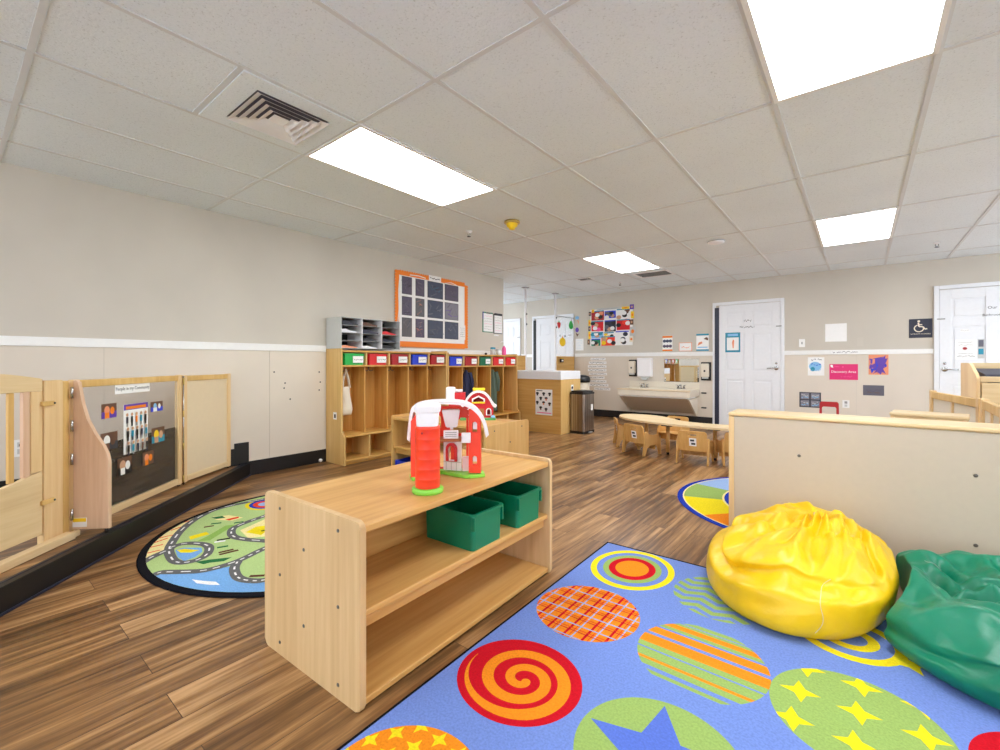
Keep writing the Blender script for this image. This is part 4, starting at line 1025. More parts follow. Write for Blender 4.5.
# ------------------------------------------------------------------ toy barn with silo on the front shelf
ZT = .5615
t = thing('toy_barn', 'red and white toy barn with silo on the front shelf', 'toy', (3.077, 1.368, ZT), 43.7)
def bl(x0, x1, y0, y1, z0, z1, m, nm, bv=.003): return MB().box(x0, x1, y0, y1, z0, z1, m, bv).obj(nm, t)
q = MB(); q.prism([(-.165, .02), (-.15, -.035), (-.12, -.04), (-.10, .02), (-.03, .075), (.072, -.018), (.10, -.02), (.16, .0), (.158, .05), (.13, .12), (-.02, .15), (-.16, .12)], 0, .015, 'toy_green', 'z', .003); q.obj('base', t)
def arch(cx, z0, w, h, n=8): return [(cx - w, z0), (cx + w, z0)] + [(cx + w * math.cos(math.pi * k / n), z0 + h - w + w * math.sin(math.pi * k / n)) for k in range(n + 1)]
# right end wall with two windows: a panel turned towards the camera
MR = Matrix.Translation((.092, .02, 0)) @ Matrix.Rotation(R(-12), 4, 'Z')
q = MB(); outl = [(0, .0185), (.052, .0185), (.052, .262), (.030, .288), (0, .296)]
q.prism(outl, -.012, .012, 'toy_red', 'y', .002, MR, holes=[arch(.026, .055, .0105, .038), arch(.026, .195, .0115, .046)]); q.obj('end_wall', t)
for z0, h in ((.055, .038), (.195, .046)): MB().prism(arch(.026, z0 + .012, .009, h - .014), -.004, .004, 'toy_white', 'y', 0, MR).obj('window', t)
# left end wall
q = MB(); q.prism([(-.155, .013), (-.125, .013), (-.125, .29), (-.155, .25)], -.03, .1, 'toy_red', 'y', .002); q.obj('end_wall', t)
# back wall : red frame above, white stable below
q = MB(); q.prism([(-.124, .013), (.09, .013), (.09, .28), (.05, .30), (-.06, .30), (-.124, .28)], .108, .118, 'toy_red', 'y', .001, holes=[[(-.045, .022), (.01, .022), (.01, .135), (-.045, .135)], [(.03, .03), (.08, .03), (.08, .135), (.03, .135)], arch(-.05, .20, .016, .06), [(.01, .175), (.08, .175), (.08, .25), (.01, .25)]]); q.obj('back_wall', t)
q = MB(); MG = Matrix.Translation((.018, .074, 0)) @ Matrix.Rotation(R(-24), 4, 'Z') @ Matrix.Translation((-.018, -.074, 0)); q.prism([(-.024, .016), (.062, .016), (.062, .148), (-.024, .148)], .07, .078, 'toy_white', 'y', .001, MG, holes=[arch(.018, .062, .017, .068)]); 
q.box(-.024, .062, .0685, .0699, .052, .056, 'ltgrey', 0, MG)
for k in range(3): q.box(-.012 + .025 * k, -.009 + .025 * k, .0685, .0699, .017, .052, 'ltgrey', 0, MG)
q.obj('stable_gate', t)
q = MB(); q.prism(arch(.018, .058, .026, .082), .058, .0695, 'toy_red2', 'y', 0, MG, holes=[arch(.018, .0585, .017, .068)]); q.obj('arch_door', t)
bl(.062, .092, .05, .09, .015, .075, 'toy_pink', 'stall'); bl(.034, .046, .062, .07, .02, .04, 'bright_green', 'plant')
bl(-.12, .0895, .03, .107, .150, .163, 'toy_brown', 'floor')
bl(-.02, .045, .015, .024, .166, .203, 'toy_white', 'sign'); bl(.058, .098, -.005, .004, .150, .195, 'toy_white', 'sign')
q = MB()
for k in range(3): q.rect(-.012, .037, .176 + .008 * k, .179 + .008 * k, .0146, 'grey')
q.obj('sign_lines', t)
q = MB(); tt = bmesh.new()
V = [tt.verts.new(c) for c in ((-.028, .02, .29), (.052, .02, .29), (.052, .08, .29), (-.028, .08, .29), (-.010, .035, .212), (.040, .035, .212), (.040, .07, .212), (-.010, .07, .212))]
for ix in ((0, 1, 2, 3), (4, 5, 6, 7), (0, 1, 5, 4), (1, 2, 6, 5), (2, 3, 7, 6), (3, 0, 4, 7)): tt.faces.new([V[c] for c in ix])
bmesh.ops.recalc_face_normals(tt, faces=tt.faces[:]); bmesh.ops.bevel(tt, geom=tt.edges[:], offset=.004, segments=2, affect='EDGES'); q.take(tt, 'toy_white'); q.box(.008, .022, .04, .06, .203, .213, 'toy_white'); q.obj('hopper', t)
# gambrel roof sheet
rp = smooth_path([(-.172, .172), (-.166, .24), (-.156, .298), (-.135, .318), (-.07, .330), (.03, .330), (.085, .320), (.130, .292), (.162, .245), (.176, .186)], 4)
inn = [(x * .93 - .0, z - .012) for x, z in rp]
q = MB(); q.prism(rp + inn[::-1], -.02, .12, 'toy_white', 'y', .003); q.obj('roof', t)
# silo
SX, SY = -.072, -.198
q = MB(); q.lathe([(0, 0), (.058, 0), (.060, .004), (.060, .016), (.056, .020), (0, .020)], 'toy_green', 40, (SX, SY, 0)); q.obj('silo_base', t)
pr = [(0, .0205)]
for k in range(6):
    z0 = .021 + k * .038; pr += [(.0475, z0), (.0475, z0 + .004), (.0475, z0 + .034), (.0482, z0 + .0350), (.0482, z0 + .0365), (.0475, z0 + .0375)]
pr += [(.0475, .252), (.044, .256), (0, .256)]
q = MB(); q.lathe(pr, 'toy_red', 44, (SX, SY, 0)); q.obj('silo', t)
q = MB()
MS = Matrix.Translation((SX, SY, 0)) @ Matrix.Rotation(R(0), 4, 'Z')
tt = bmesh.new(); sec = []
for w_, d_, z_ in ((.040, .042, .256), (.041, .043, .262), (.043, .045, .305), (.049, .048, .312), (.050, .049, .330), (.046, .045, .338), (.036, .034, .342)):
    sec.append([tt.verts.new((x, y, z_)) for x, y in rrect(-w_, w_, -d_, d_, .02, 4)])
for A, B in zip(sec, sec[1:]):
    for j in range(len(A)): tt.faces.new([A[j], A[(j + 1) % len(A)], B[(j + 1) % len(A)], B[j]])
tt.faces.new(sec[0]); tt.faces.new(sec[-1]); bmesh.ops.recalc_face_normals(tt, faces=tt.faces[:]); q.take(tt, 'toy_white', MS); q.obj('silo_roof', t)
q = MB(); q.lathe([(0, 0), (.004, 0), (.004, .003), (0, .003)], 'dark_red', 10, M=Matrix.Translation((SX - .018, SY - .045, .232)) @ Matrix.Rotation(R(90), 4, 'X')); q.obj('silo_hole', t)
# second toy barn
t = thing('toy_barn', 'small red toy barn with yellow trim on the middle shelf', 'toy', (1.885, 2.915, ZT), 41)
bl(-.16, .148, -.03, .10, 0, .018, 'toy_grass', 'base')
fo = [(-.115, .0185), (.128, .0185), (.128, .128), (.10, .178), (.05, .222), (.0, .236), (-.05, .222), (-.095, .178), (-.115, .128)]
q = MB(); q.prism(fo, 0, .012, 'toy_red2', 'y', .001, holes=[[(-.025, .0225), (.05, .0225), (.05, .098), (-.025, .098)], [(-.05, .155), (.048, .155), (.048, .178), (.0, .202), (-.05, .178)], arch(.088, .045, .017, .05), arch(-.078, .045, .018, .05)]); q.obj('front_wall', t)
q = MB(); q.prism(fo, .088, .098, 'toy_red2', 'y', .001); q.obj('back_wall', t)
bl(.10, .126, .013, .087, .019, .12, 'toy_red2', 'side_wall', .001)
q = MB(); q.prism([(-.058, .147), (.056, .147), (.056, .183), (0, .212), (-.058, .183)], -.006, -.0005, 'toy_white', 'y', 0, holes=[[(-.045, .157), (.043, .157), (.043, .176), (0, .197), (-.045, .176)]])
q.prism(arch(.088, .04, .024, .062), -.004, -.0005, 'toy_white', 'y', 0, holes=[arch(.088, .0455, .015, .048)]); q.prism(arch(-.078, .04, .024, .062), -.004, -.0005, 'toy_white', 'y', 0, holes=[arch(-.078, .0455, .015, .048)]); q.obj('window_trim', t)
bl(-.058, .056, -.009, -.0065, .143, .157, 'yellow', 'sill', .001)
bl(.0, .05, .002, .009, .0225, .098, 'toy_brown', 'barn_door', .001); bl(-.052, -.03, .005, .02, .03, .08, 'black', 'inside_door', .002)
rp = smooth_path([(-.155, .128), (-.128, .145), (-.10, .195), (-.055, .238), (0, .255), (.055, .238), (.10, .195), (.130, .145), (.160, .122)], 4)
inn = [(x * .90, z - .018) for x, z in rp]
q = MB(); q.prism(rp + inn[::-1], -.015, .105, 'toy_white', 'y', .002); q.obj('roof', t)
q = MB(); q.box(-.052, .058, .03, .07, .25, .276, 'yellow', .006); q.obj('handle', t)
bl(-.26, -.116, .03, .12, .0, .235, 'toy_red2', 'silo_block', .004); bl(-.285, -.205, .025, .125, .155, .282, 'toy_white', 'silo_roof', .012); bl(-.204, -.14, .04, .11, .236, .262, 'toy_white', 'silo_roof', .008)
q = MB(); q.lathe([(0, .0185), (.02, .0185), (.018, .035), (0, .045)], 'lblue', 16, (.125, -.012, 0)); q.obj('figure', t)
# ------------------------------------------------------------------ changing counter, bin, partition
t = thing('counter', 'tan wood counter with a thick white top behind the cubbies', 'counter', (.0, 5.675, 0))
MB().box(.0, 1.045, .004, .58, .001, .804, 'tan_wood', .003).obj('body', t)
q = MB(); q.box(-.02, 1.05, 0, .59, .8045, .928, 'door_white', .006); q.obj('top', t)
MB().box(1.0455, 1.05, .004, .584, .001, .804, 'honey_pale', .001).obj('end_panel', t)
ad = [('r', .06, .42, .93, .96, 'charcoal'), ('r', .1, .95, .07, .1, 'pink')]
for x, z in ((.12, .8), (.5, .8), (.85, .8), (.33, .62), (.65, .62), (.12, .45), (.5, .45), (.85, .42), (.33, .25), (.65, .2)):
    ad += [('c', x, z + .045, .07, .045, 'black'), ('r', x - .045, x + .045, z - .05, z + .02, rnd.choice(['charcoal', 'black', 'peach', 'brown']))]
card('poster', 'white chart of small black figures on the front of the counter', 'poster', 0, .30, 0, .385, ad, (.602, 5.677, .268), 0)
card('sticker', 'small white sticker on the right end of the counter', 'sticker', 0, .07, 0, .09, [('c', .5, .5, .3, .25, 'charcoal')], (1.0515, 5.97, .63), 90)
t = thing('trash_can', 'stainless steel step trash can with a black lid', 'trash can', (1.183, 6.075, 0))
q = MB(); q.prism(rrect(-.122, .122, -.165, .165, .03), .041, .585, 'steel', 'z', .002); q.obj('body', t)
q = MB(); q.prism(rrect(-.126, .126, -.169, .169, .03), .001, .0405, 'black', 'z', .004); q.obj('base', t)
q = MB(); q.prism(rrect(-.128, .128, -.171, .171, .03), .5855, .612, 'black', 'z', .004); q.prism(rrect(-.115, .115, -.155, .155, .03), .612, .635, 'black', 'z', .01); q.obj('lid', t)
MB().box(.1225, .1245, .045, .105, .34, .43, 'paper').obj('label_card', t)
MB().box(.1265, .15, -.05, .05, .012, .026, 'grey', .003).obj('pedal', t)
t = thing('diaper_pail', 'grey pail with a rounded black lid behind the white counter top', 'pail', (.97, 6.47, 0))
MB().lathe([(0, .001), (.12, .001), (.13, .02), (.115, .74), (0, .74)], 'divider_back', 32).obj('pail_body', t)
MB().lathe([(.12, .741), (.13, .75), (.13, .80), (.11, .835), (.05, .855), (0, .86)], 'black', 32).obj('lid', t)
# partition between the wall end and the back wall
PA, PBk = (-.165, 6.487), (-.118, 7.41)
def pole(x, y, label):
    t = thing('support_pole', label, 'pole', (x, y, 0), 0, 'white poles of the entry partition')
    MB().tube([(0, 0, .012), (0, 0, H - .018)], .021, 'toy_white', 18).obj('shaft', t)
    MB().box(-.05, .05, -.05, .05, .001, .0115, 'grey', .002).obj('foot_plate', t); MB().box(-.05, .05, -.05, .05, H - .0175, H - .006, 'grey', .002).obj('top_plate', t)
    for z in (1.72, 1.9): MB().box(.0215, .034, -.012, .012, z, z + .03, 'charcoal', .002).obj('clamp', t)
pole(*PA, 'white floor to ceiling pole beside the end of the left wall')
pole(*PBk, 'white floor to ceiling pole left of the fruit cutouts')
def half(label, a, b, ztop):
    d = Vector((b[0] - a[0], b[1] - a[1], 0)); L = d.length; rz = math.degrees(math.atan2(d.y, d.x))
    t = thing('partition_panel', label, 'partition', (a[0], a[1], 0), rz, 'tan half height partition panels')
    MB().box(0, L, -.02, .02, .001, 1.165, 'tan_wood', .004).obj('panel', t)
    MB().box(0, L, -.026, .026, 1.1655, 1.18, 'honey_pale', .004).obj('cap', t)
    if ztop: MB().box(0, L, -.003, .003, 1.1805, ztop, 'screen').obj('clear_screen', t); MB().box(0, L, -.008, .008, ztop + .0005, ztop + .015, 'grey', .002).obj('screen_rail', t)
    return t, L, rz
half('tan half height partition between the left wall end and first pole', (-.10, 5.66), (-.163, 6.455), None)
pt, L, prz = half('tan half height partition with clear screen under the fruit cutouts', (-.116, 7.442), (-.088, 8.07), 1.95)
def cut(name, label, f, z, draw, cat='wall cutout'):
    q = MB(); draw(q); o = q.obj(name); d = Vector((.028, .628, 0))
    o.location = (-.116 + d.x * f + .006, 7.442 + d.y * f, z); o.rotation_euler = (0, 0, R(prz)); tag(o, label, cat, 'fruit cutouts on the clear screen')
def strawberry(q):
    q.prism([(0, -.075), (.045, -.02), (.06, .03), (.04, .055), (-.04, .055), (-.06, .03), (-.045, -.02)], -.003, -.0005, 'red', 'y'); q.prism([(-.03, .05), (.0, .1), (.012, .06), (.035, .055)], -.005, -.003, 'bright_green', 'y')
def pear(q): q.prism([(.05 * math.cos(a) * 1.5 * (1 - .25 * math.sin(a)), .085 * math.sin(a)) for a in [2 * math.pi * k / 20 for k in range(20)]], -.003, -.0005, 'bright_green', 'y'); q.prism([(.0, .08), (.01, .12), (.02, .12), (.015, .08)], -.005, -.003, 'brown', 'y')
def lemon(q):
    q.prism(circ(0, 0, .105, .085, 24), -.003, -.0005, 'yellow', 'y'); q.prism([(-.02, .08), (0, .13), (.02, .08)], -.005, -.003, 'orange', 'y')
    for sx in (-.09, .09): q.prism(circ(sx, .12, .02, .02, 10), -.003, -.0005, 'grey', 'y')
cut('fruit_cutout', 'red strawberry cutout on the clear screen', .13, 1.785, strawberry)
cut('fruit_cutout', 'green pear cutout on the clear screen', .82, 1.815, pear)
cut('fruit_cutout', 'yellow lemon cutout low on the clear screen', .33, 1.46, lemon)
t = thing('wall_box', 'small dark box mounted on the tan partition panel', 'box', (-.078, 7.56, 1.06), 0)
MB().box(0, .03, -.05, .05, 0, .07, 'black', .004).obj('box', t); MB().box(0, .025, -.035, .045, .0705, .08, 'yellow', .002).obj('lid', t); MB().box(.0305, .032, -.03, .03, .02, .05, 'paper').obj('label_card', t)
# ------------------------------------------------------------------ things on the back wall
def wp(name, label, cat, x0, x1, z0, z1, parts, group=None, back='paper', th=.002, yb=None):
    return card(name, label, cat, 0, x1 - x0, 0, z1 - z0, parts, (x0, (YB - .0045 if z1 < 1.175 else YB - .0005) if yb is None else yb, z0), 0, 0, group, th, back)
def lines(n, z1, z0, m='grey', x0=.12, x1=.88, h=.03): return [('s', x0, x1, z1 - (z1 - z0) * k / max(1, n - 1), h, m) for k in range(n)]
# collage of family photos: a board with pictures as parts
t = thing('photo_board', 'colourful family photo board with yellow squares on the back wall', 'board', (.215, YB - .0005, 1.385))
W, HH = 1.03, .735
MB().box(.06, W - .1, -.008, 0, .0, HH - .02, 'paper').obj('backing', t)
px = [(.085, .355, .50, .69, 'dark_red', 'peach'), (.37, .60, .53, .67, 'blue', 'art_grey'), (.62, .87, .50, .69, 'paper', 'brown'), (.085, .34, .29, .49, 'red', 'pink'), (.37, .60, .27, .49, 'navy', 'slate'), (.62, .88, .29, .49, 'red', 'toy_red'), (.085, .34, .15, .27, 'lblue', 'teal'), (.085, .28, .0, .14, 'green', 'black'), (.30, .58, .0, .18, 'toy_red', 'yellow'), (.36, .56, .17, .26, 'paper', 'yellow'), (.60, .86, .0, .27, 'paper', 'navy')]
for k, (a, c, d, e, m1, m2) in enumerate(px):
    q = MB(); q.box(a, c, -.011, -.0085, d, e, m1); rr = random.Random(k)
    for j in range(5):
        x, z = rr.uniform(a + .03, c - .03), rr.uniform(d + .02, e - .02); q.front(circ(x, z, min(.05, (c - a) * .2), min(.04, (e - d) * .25), 12), -.0115 - .0002 * j, [m2, 'skin', m2, 'black', 'paper'][j])
    q.rect(a, c, e - .02, e, -.0128, ['teal', 'blue', 'teal'][k % 3]); q.obj('picture', t)
for k, (a, c, d, e, m1) in enumerate(((.03, .08, .60, .68, 'charcoal'), (.09, .15, .66, .72, 'yellow'), (.02, .07, .40, .52, 'yellow'), (.02, .07, .30, .39, 'charcoal'), (.02, .07, .14, .29, 'yellow'), (.0, .05, .03, .13, 'brown'), (.72, .87, .68, .73, 'yellow'), (.88, .96, .67, .76, 'purple'), (.90, .96, .5, .63, 'yellow'), (.88, .95, .38, .48, 'brown'), (.88, .99, .17, .34, 'ltgrey'), (.87, .95, .06, .16, 'canvas'))):
    q = MB(); q.box(a, c, -.014, -.0131, d, e, m1); q.front(circ((a + c) / 2, (d + e) / 2, (c - a) * .28, (e - d) * .22, 10), -.0145, 'skin' if m1 in ('charcoal', 'brown', 'purple') else 'orange'); q.obj('border_piece', t)
q = MB(); q.box(.2, .70, -.0125, -.0085, .695, .735, 'ltgrey'); q.scribble(.24, .66, .715, .02, 'grey', -.0128, 8); q.obj('title_strip', t)
# hand written lines
hw = ['first', 'second', 'third', 'fourth', 'fifth', 'sixth', 'seventh', 'eighth', 'ninth']
xs = [(.28, .60), (.24, .62), (.22, .62), (.22, .62), (.24, .63), (.22, .58), (.22, .62), (.25, .66), (.36, .70)]
for k in range(9):
    z = 1.10 - k * .073
    wp('sentence_strip', '%s white strip of handwriting from the top, left of the sinks' % hw[k], 'paper', xs[k][0], xs[k][1], z, z + .05, [('s', .06, .94, .5, .5, 'charcoal')], 'handwritten strips on the back wall')
wp('paper_notice', 'pale notice sheet right of the fruit cutout door', 'notice', -.06, .12, 1.30, 1.54, lines(6, .85, .15, 'lblue'))
q = MB(); q.prism(circ(0, 0, .04, .05, 16), -.003, 0, 'purple', 'y'); q.prism([(-.03, -.06), (.0, -.14), (.05, -.07), (.02, -.09)], -.003, 0, 'brown', 'y'); o = q.obj('grape_cutout'); place(o, (-.025, YB - .0006, 1.72)); tag(o, 'purple grape cutout on the wall right of the fruit door', 'wall cutout')
q = MB(); q.prism(circ(0, 0, .045, .035, 16), -.003, 0, 'lblue', 'y'); q.prism([(.0, -.03), (.035, -.07), (.035, -.14), (.015, -.08)], -.003, 0, 'peach', 'y'); o = q.obj('bird_cutout'); place(o, (-.025, YB - .0006, 1.965)); tag(o, 'small blue cutout high on the wall right of the fruit door', 'wall cutout')
# papers above the sinks
wp('poster', 'orange banded notice above the sinks', 'poster', 1.70, 1.875, 1.262, 1.53, [('r', 0, 1, .88, 1, 'orange'), ('r', 0, 1, 0, .1, 'orange')] + [('c', .2 + .3 * a, .66 - .34 * b_, .11, .1, 'art_blue' if b_ == 0 else 'art_violet') for a in range(3) for b_ in range(2)])
wp('poster', 'small red bordered notice above the mirror', 'poster', 1.985, 2.205, 1.255, 1.405, [('r', 0, 1, 0, .06, 'peach'), ('r', 0, 1, .94, 1, 'peach'), ('r', 0, .05, 0, 1, 'peach'), ('r', .95, 1, 0, 1, 'peach'), ('s', .2, .8, .45, .2, 'orange')])
wp('poster', 'blue banded hand washing notice beside the white door', 'poster', 2.275, 2.475, 1.255, 1.545, [('r', 0, 1, .9, 1, 'teal'), ('r', 0, 1, 0, .09, 'teal'), ('p', [(.1, .3), (.5, .45), (.45, .55), (.2, .5)], 'peach'), ('p', [(.6, .7), (.95, .6), (.95, .75), (.8, .8)], 'brown'), ('r', .1, .9, .18, .24, 'lblue')])
def soap(x, z, label):
    t = thing('soap_dispenser', label, 'soap dispenser', (x, YB - .0045, z), 0, 'black and cream soap dispensers')
    MB().box(-.08, .08, -.02, 0, 0, .31, 'black', .008).obj('back_plate', t); MB().box(-.068, .058, -.09, -.0205, .055, .285, 'cream', .02, seg=3).obj('cover', t)
    q = MB(); q.front(circ(-.005, .16, .016, .018, 14), -.0905, 'black'); q.obj('window', t); MB().box(-.05, .045, -.085, -.03, .03, .0545, 'ltgrey', .006).obj('push_bar', t)
soap(1.16, .80, 'cream soap dispenser left of the paper towel box'); soap(2.435, .755, 'cream soap dispenser right of the mirror beside the door')
t = thing('towel_dispenser', 'white paper towel dispenser between soap and mirror', 'towel dispenser', (1.405, YB - .0045, .80))
q = MB(); q.prism([(-.13, .0), (.13, .0), (.135, .34), (-.135, .34)], -.12, 0, 'toy_white', 'y', .02); q.obj('cover', t); MB().prism([(-.03, -.06), (.03, -.06), (.075, -.001), (-.075, -.001)], -.09, -.02, 'ltgrey', 'y', .003).obj('tear_guard', t)
t = thing('mirror', 'wide wall mirror above the trough sink', 'mirror', (1.735, YB - .0045, .725))
MB().box(0, .585, -.006, 0, 0, .39, 'mirror').obj('glass', t)
q = MB(); q.box(-.006, .591, -.009, 0, .3905, .396, 'chrome'); q.box(-.006, .591, -.009, 0, -.006, -.0005, 'chrome'); q.obj('frame', t)
# trough sink
t = thing('trough_sink', 'low beige trough sink with two faucets on the back wall', 'sink', (1.09, YB - .0045, 0))
W, D, zt_ = 1.235, .545, .60
q = MB(); q.box(0, .03, -D, 0, zt_ - .115, zt_, 'cream', .004); q.box(W - .03, W, -D, 0, zt_ - .115, zt_, 'cream', .004); q.box(.0305, W - .0305, -D, -D + .03, zt_ - .115, zt_, 'cream', .004); q.box(.0305, W - .0305, -.12, 0, zt_ - .115, zt_, 'cream', .004); q.obj('rim', t)
MB().box(.0305, W - .0305, -D + .0305, -.1205, zt_ - .14, zt_ - .1, 'white').obj('basin', t)
MB().box(-.01, W + .01, -D - .012, -D - .0005, zt_ - .02, zt_ + .004, 'sand', .003).obj('edge_strip', t)
q = MB(); q.prism([(-D + .06, zt_ - .1455), (-D + .09, zt_ - .1455), (-.04, .19), (-.07, .19)], .06, W - .06, 'divider_back', 'x', .003); q.obj('skirt', t)
for x in (.02, W - .055): MB().prism([(-D + .04, zt_ - .1455), (-.001, zt_ - .1455), (-.001, .15), (-.06, .15)], x, x + .03, 'cream', 'x', .003).obj('bracket', t)
MB().box(0, W, -.012, 0, zt_ + .0005, zt_ + .115, 'cream', .002).obj('backsplash', t)
for x in (.30, .95):
    q = MB(); q.box(x - .07, x + .07, -.085, -.03, zt_ + .0005, zt_ + .014, 'chrome', .004)
    for sx in (-1, 1): q.lathe([(0, .014), (.014, .014), (.012, .05), (.018, .055), (.018, .062), (0, .064)], 'chrome', 14, (x + sx * .05, -.058, zt_)); q.tube([(x + sx * .05, -.058, zt_ + .06), (x + sx * .085, -.075, zt_ + .066)], .006, 'chrome', 8)
    q.tube(smooth_path([(x, -.058, zt_ + .012), (x, -.06, zt_ + .055), (x, -.09, zt_ + .075), (x, -.14, zt_ + .062), (x, -.15, zt_ + .04)], 4), .010, 'chrome', 10); q.obj('faucet', t)
for k, z in enumerate((.53, .28)):
    q = MB(); q.box(0, .08, -.02, 0, 0, .022, 'black', .003); o = q.obj('wall_bracket'); place(o, (2.36, YB - .0045, z)); tag(o, ['small black bracket beside the sink rim, upper one', 'small black bracket beside the sink, lower one'][k], 'bracket')
# on the middle door, its text and notice
wp('notice', 'blue framed notice on the white door right of the sinks', 'notice', 2.735, 2.955, 1.225, 1.545, [('r', 0, 1, 0, 1, 'teal'), ('r', .1, .9, .1, .75, 'paper'), ('r', .15, .85, .82, .94, 'lblue'), ('p', [(.5, .2), (.56, .2), (.6, .6), (.52, .65), (.45, .5)], 'peach')], yb=YB - .0245)
q = MB(); q.scribble(0, .11, .105, .03, 'charcoal', -.0004, 21); q.scribble(-.06, .15, .0, .03, 'charcoal', -.0004, 22); o = q.obj('door_lettering'); place(o, (3.005, YB - .0245, 1.625)); tag(o, 'faint dark lettering on the middle white door', 'lettering')
t = thing('door_lettering', 'dark lettering Our Bathroom on the right hand door', 'lettering', (5.665, YB - .0245, 1.632))
q = MB(); q.text('Our', .065, .088, .048, 'charcoal', -.0006); q.obj('word', t)
q = MB(); q.text('Bathroom', .065, .0, .042, 'charcoal', -.0006); q.obj('word', t)
wp('door_notice', 'clear sleeved notice with a red dot on the right door', 'notice', 5.405, 5.60, 1.095, 1.35, [('c', .45, .55, .08, .07, 'dark_red'), ('s', .15, .8, .85, .05, 'grey'), ('s', .15, .8, .72, .05, 'grey'), ('s', .15, .8, .3, .05, 'grey'), ('s', .1, .9, .16, .06, 'charcoal')], yb=YB - .0245)
wp('door_notice', 'narrow grey green strip beside the red dot notice', 'notice', 5.605, 5.66, 1.11, 1.35, [('r', 0, 1, .0, 1, 'ltgrey'), ('r', .1, .9, .6, .95, 'slate'), ('r', .1, .9, .2, .5, 'teal')], yb=YB - .0245)
wp('door_label', 'tiny grey label above the red dot notice', 'label', 5.455, 5.53, 1.445, 1.48, [('s', .05, .95, .5, .5, 'grey')], yb=YB - .0245)
# between the doors
wp('wall_switch', 'white light switch near the middle door', 'switch', 3.745, 3.82, 1.29, 1.41, [('r', .4, .6, .35, .65, 'grey')], None, 'white', .006)
wp('wall_switch', 'beige cover plate right of the blank sheet', 'switch', 4.43, 4.50, 1.29, 1.41, [], None, 'wall_paint', .006)
wp('blank_sheet', 'blank white sheet on the wall above the rail', 'paper', 4.065, 4.315, 1.36, 1.62, [])
wp('paper_strip', 'long paper name strip on the rail over the pink sign', 'paper', 4.14, 4.45, 1.178, 1.232, [('s', .04, .96, .5, .5, 'slate')], yb=YB - .0165)
wp('child_painting', 'white sheet with blue paint splashes', 'painting', 3.855, 4.055, .865, 1.135, [('c', .45, .5, .28, .25, 'lblue'), ('c', .3, .35, .1, .12, 'teal'), ('s', .2, .9, .88, .1, 'charcoal'), ('s', .15, .8, .3, .1, 'lblue'), ('s', .2, .8, .6, .12, 'blue')])
wp('room_sign', 'magenta sign with white lettering below the rail', 'sign', 4.115, 4.44, .81, 1.035, [('p', [(.03, .95), (.12, .95), (.14, .75), (.05, .8)], 'paper'), ('s', .16, .35, .84, .1, 'pink'), ('c', .48, .82, .03, .05, 'pink'), ('t', 'Discovery Area', .5, .45, .2, 'paper'), ('s', .4, .8, .2, .08, 'pink')], back='magenta')
pa = []
for k in range(26): pa.append(('p', [(rnd.random() * .8, rnd.random() * .8), (rnd.random() * .4 + .3, rnd.random() * .4 + .2), (rnd.random() * .8 + .2, rnd.random() * .8 + .2), (rnd.random(), rnd.random())], rnd.choice(['purple', 'peach', 'blue', 'magenta', 'purple', 'peach'])))
def hull(p):
    p = sorted(set(p)); 
    def half_(q):
        h = []
        for c in q:
            while len(h) > 1 and (h[-1][0] - h[-2][0]) * (c[1] - h[-2][1]) - (h[-1][1] - h[-2][1]) * (c[0] - h[-2][0]) <= 0: h.pop()
            h.append(c)
        return h[:-1]
    return half_(p) + half_(p[::-1])
pa = [('p', hull(x[1]), x[2]) for x in pa]
wp('child_painting', 'purple and coral painted sheet right of the magenta sign', 'painting', 4.555, 4.765, .89, 1.165, pa, back='peach')
wp('chalk_panel', 'dark grey rectangular panel low on the wall', 'panel', 4.495, 4.72, .60, .742, [('s', .15, .85, .5, .25, 'art_violet'), ('s', .2, .8, .3, .15, 'brown')], back='slate')
gp = []
for a in range(2):
    for c_ in range(2): gp += [('r', .06 + .48 * a, .46 + .48 * a, .06 + .48 * c_, .46 + .48 * c_, 'art_pale'), ('s', .1 + .48 * a, .42 + .48 * a, .3 + .48 * c_, .15, 'ltgrey'), ('s', .1 + .48 * a, .42 + .48 * a, .18 + .48 * c_, .15, 'lblue')]
wp('picture_grid', 'grid of four grey pictures low on the wall by the middle door', 'picture', 3.75, 4.015, .39, .615, gp, back='charcoal')
wp('wall_outlet', 'white wall outlet low beside the red chair', 'outlet', 4.265, 4.345, .41, .52, [('r', .3, .7, .55, .85, 'grey'), ('r', .3, .7, .15, .45, 'ltgrey')], None, 'white', .005)
# accessible restroom sign
t = thing('restroom_sign', 'dark blue wheelchair sign left of the right hand door', 'sign', (4.972, YB - .0005, 1.385))
W, HH = .228, .25
MB().box(0, W, -.005, 0, 0, HH, 'navy', .002).obj('plate', t)
q = MB(); m = 'canvas'; y = -.0056
q.front(circ(.096, .218, .014, .014, 16), y, m)
def stroke(p, w):
    for a, b_ in zip(p, p[1:]):
        d = Vector((b_[0] - a[0], b_[1] - a[1])).normalized(); nn = Vector((-d.y, d.x)) * w
        q.front([(a[0] - nn.x, a[1] - nn.y), (b_[0] - nn.x, b_[1] - nn.y), (b_[0] + nn.x, b_[1] + nn.y), (a[0] + nn.x, a[1] + nn.y)], y, m)
stroke([(.092, .200), (.098, .148), (.135, .146), (.155, .112), (.178, .118)], .008); stroke([(.094, .175), (.13, .172)], .006)
stroke([(.098 + .045 * math.cos(R(a)), .125 + .045 * math.sin(R(a))) for a in range(110, 371, 20)], .006); q.obj('wheelchair_symbol', t)
q = MB(); q.text('HANDICAP ACCESSIBLE', W / 2, .045, .0185, 'canvas', -.0058); q.obj('lettering', t)
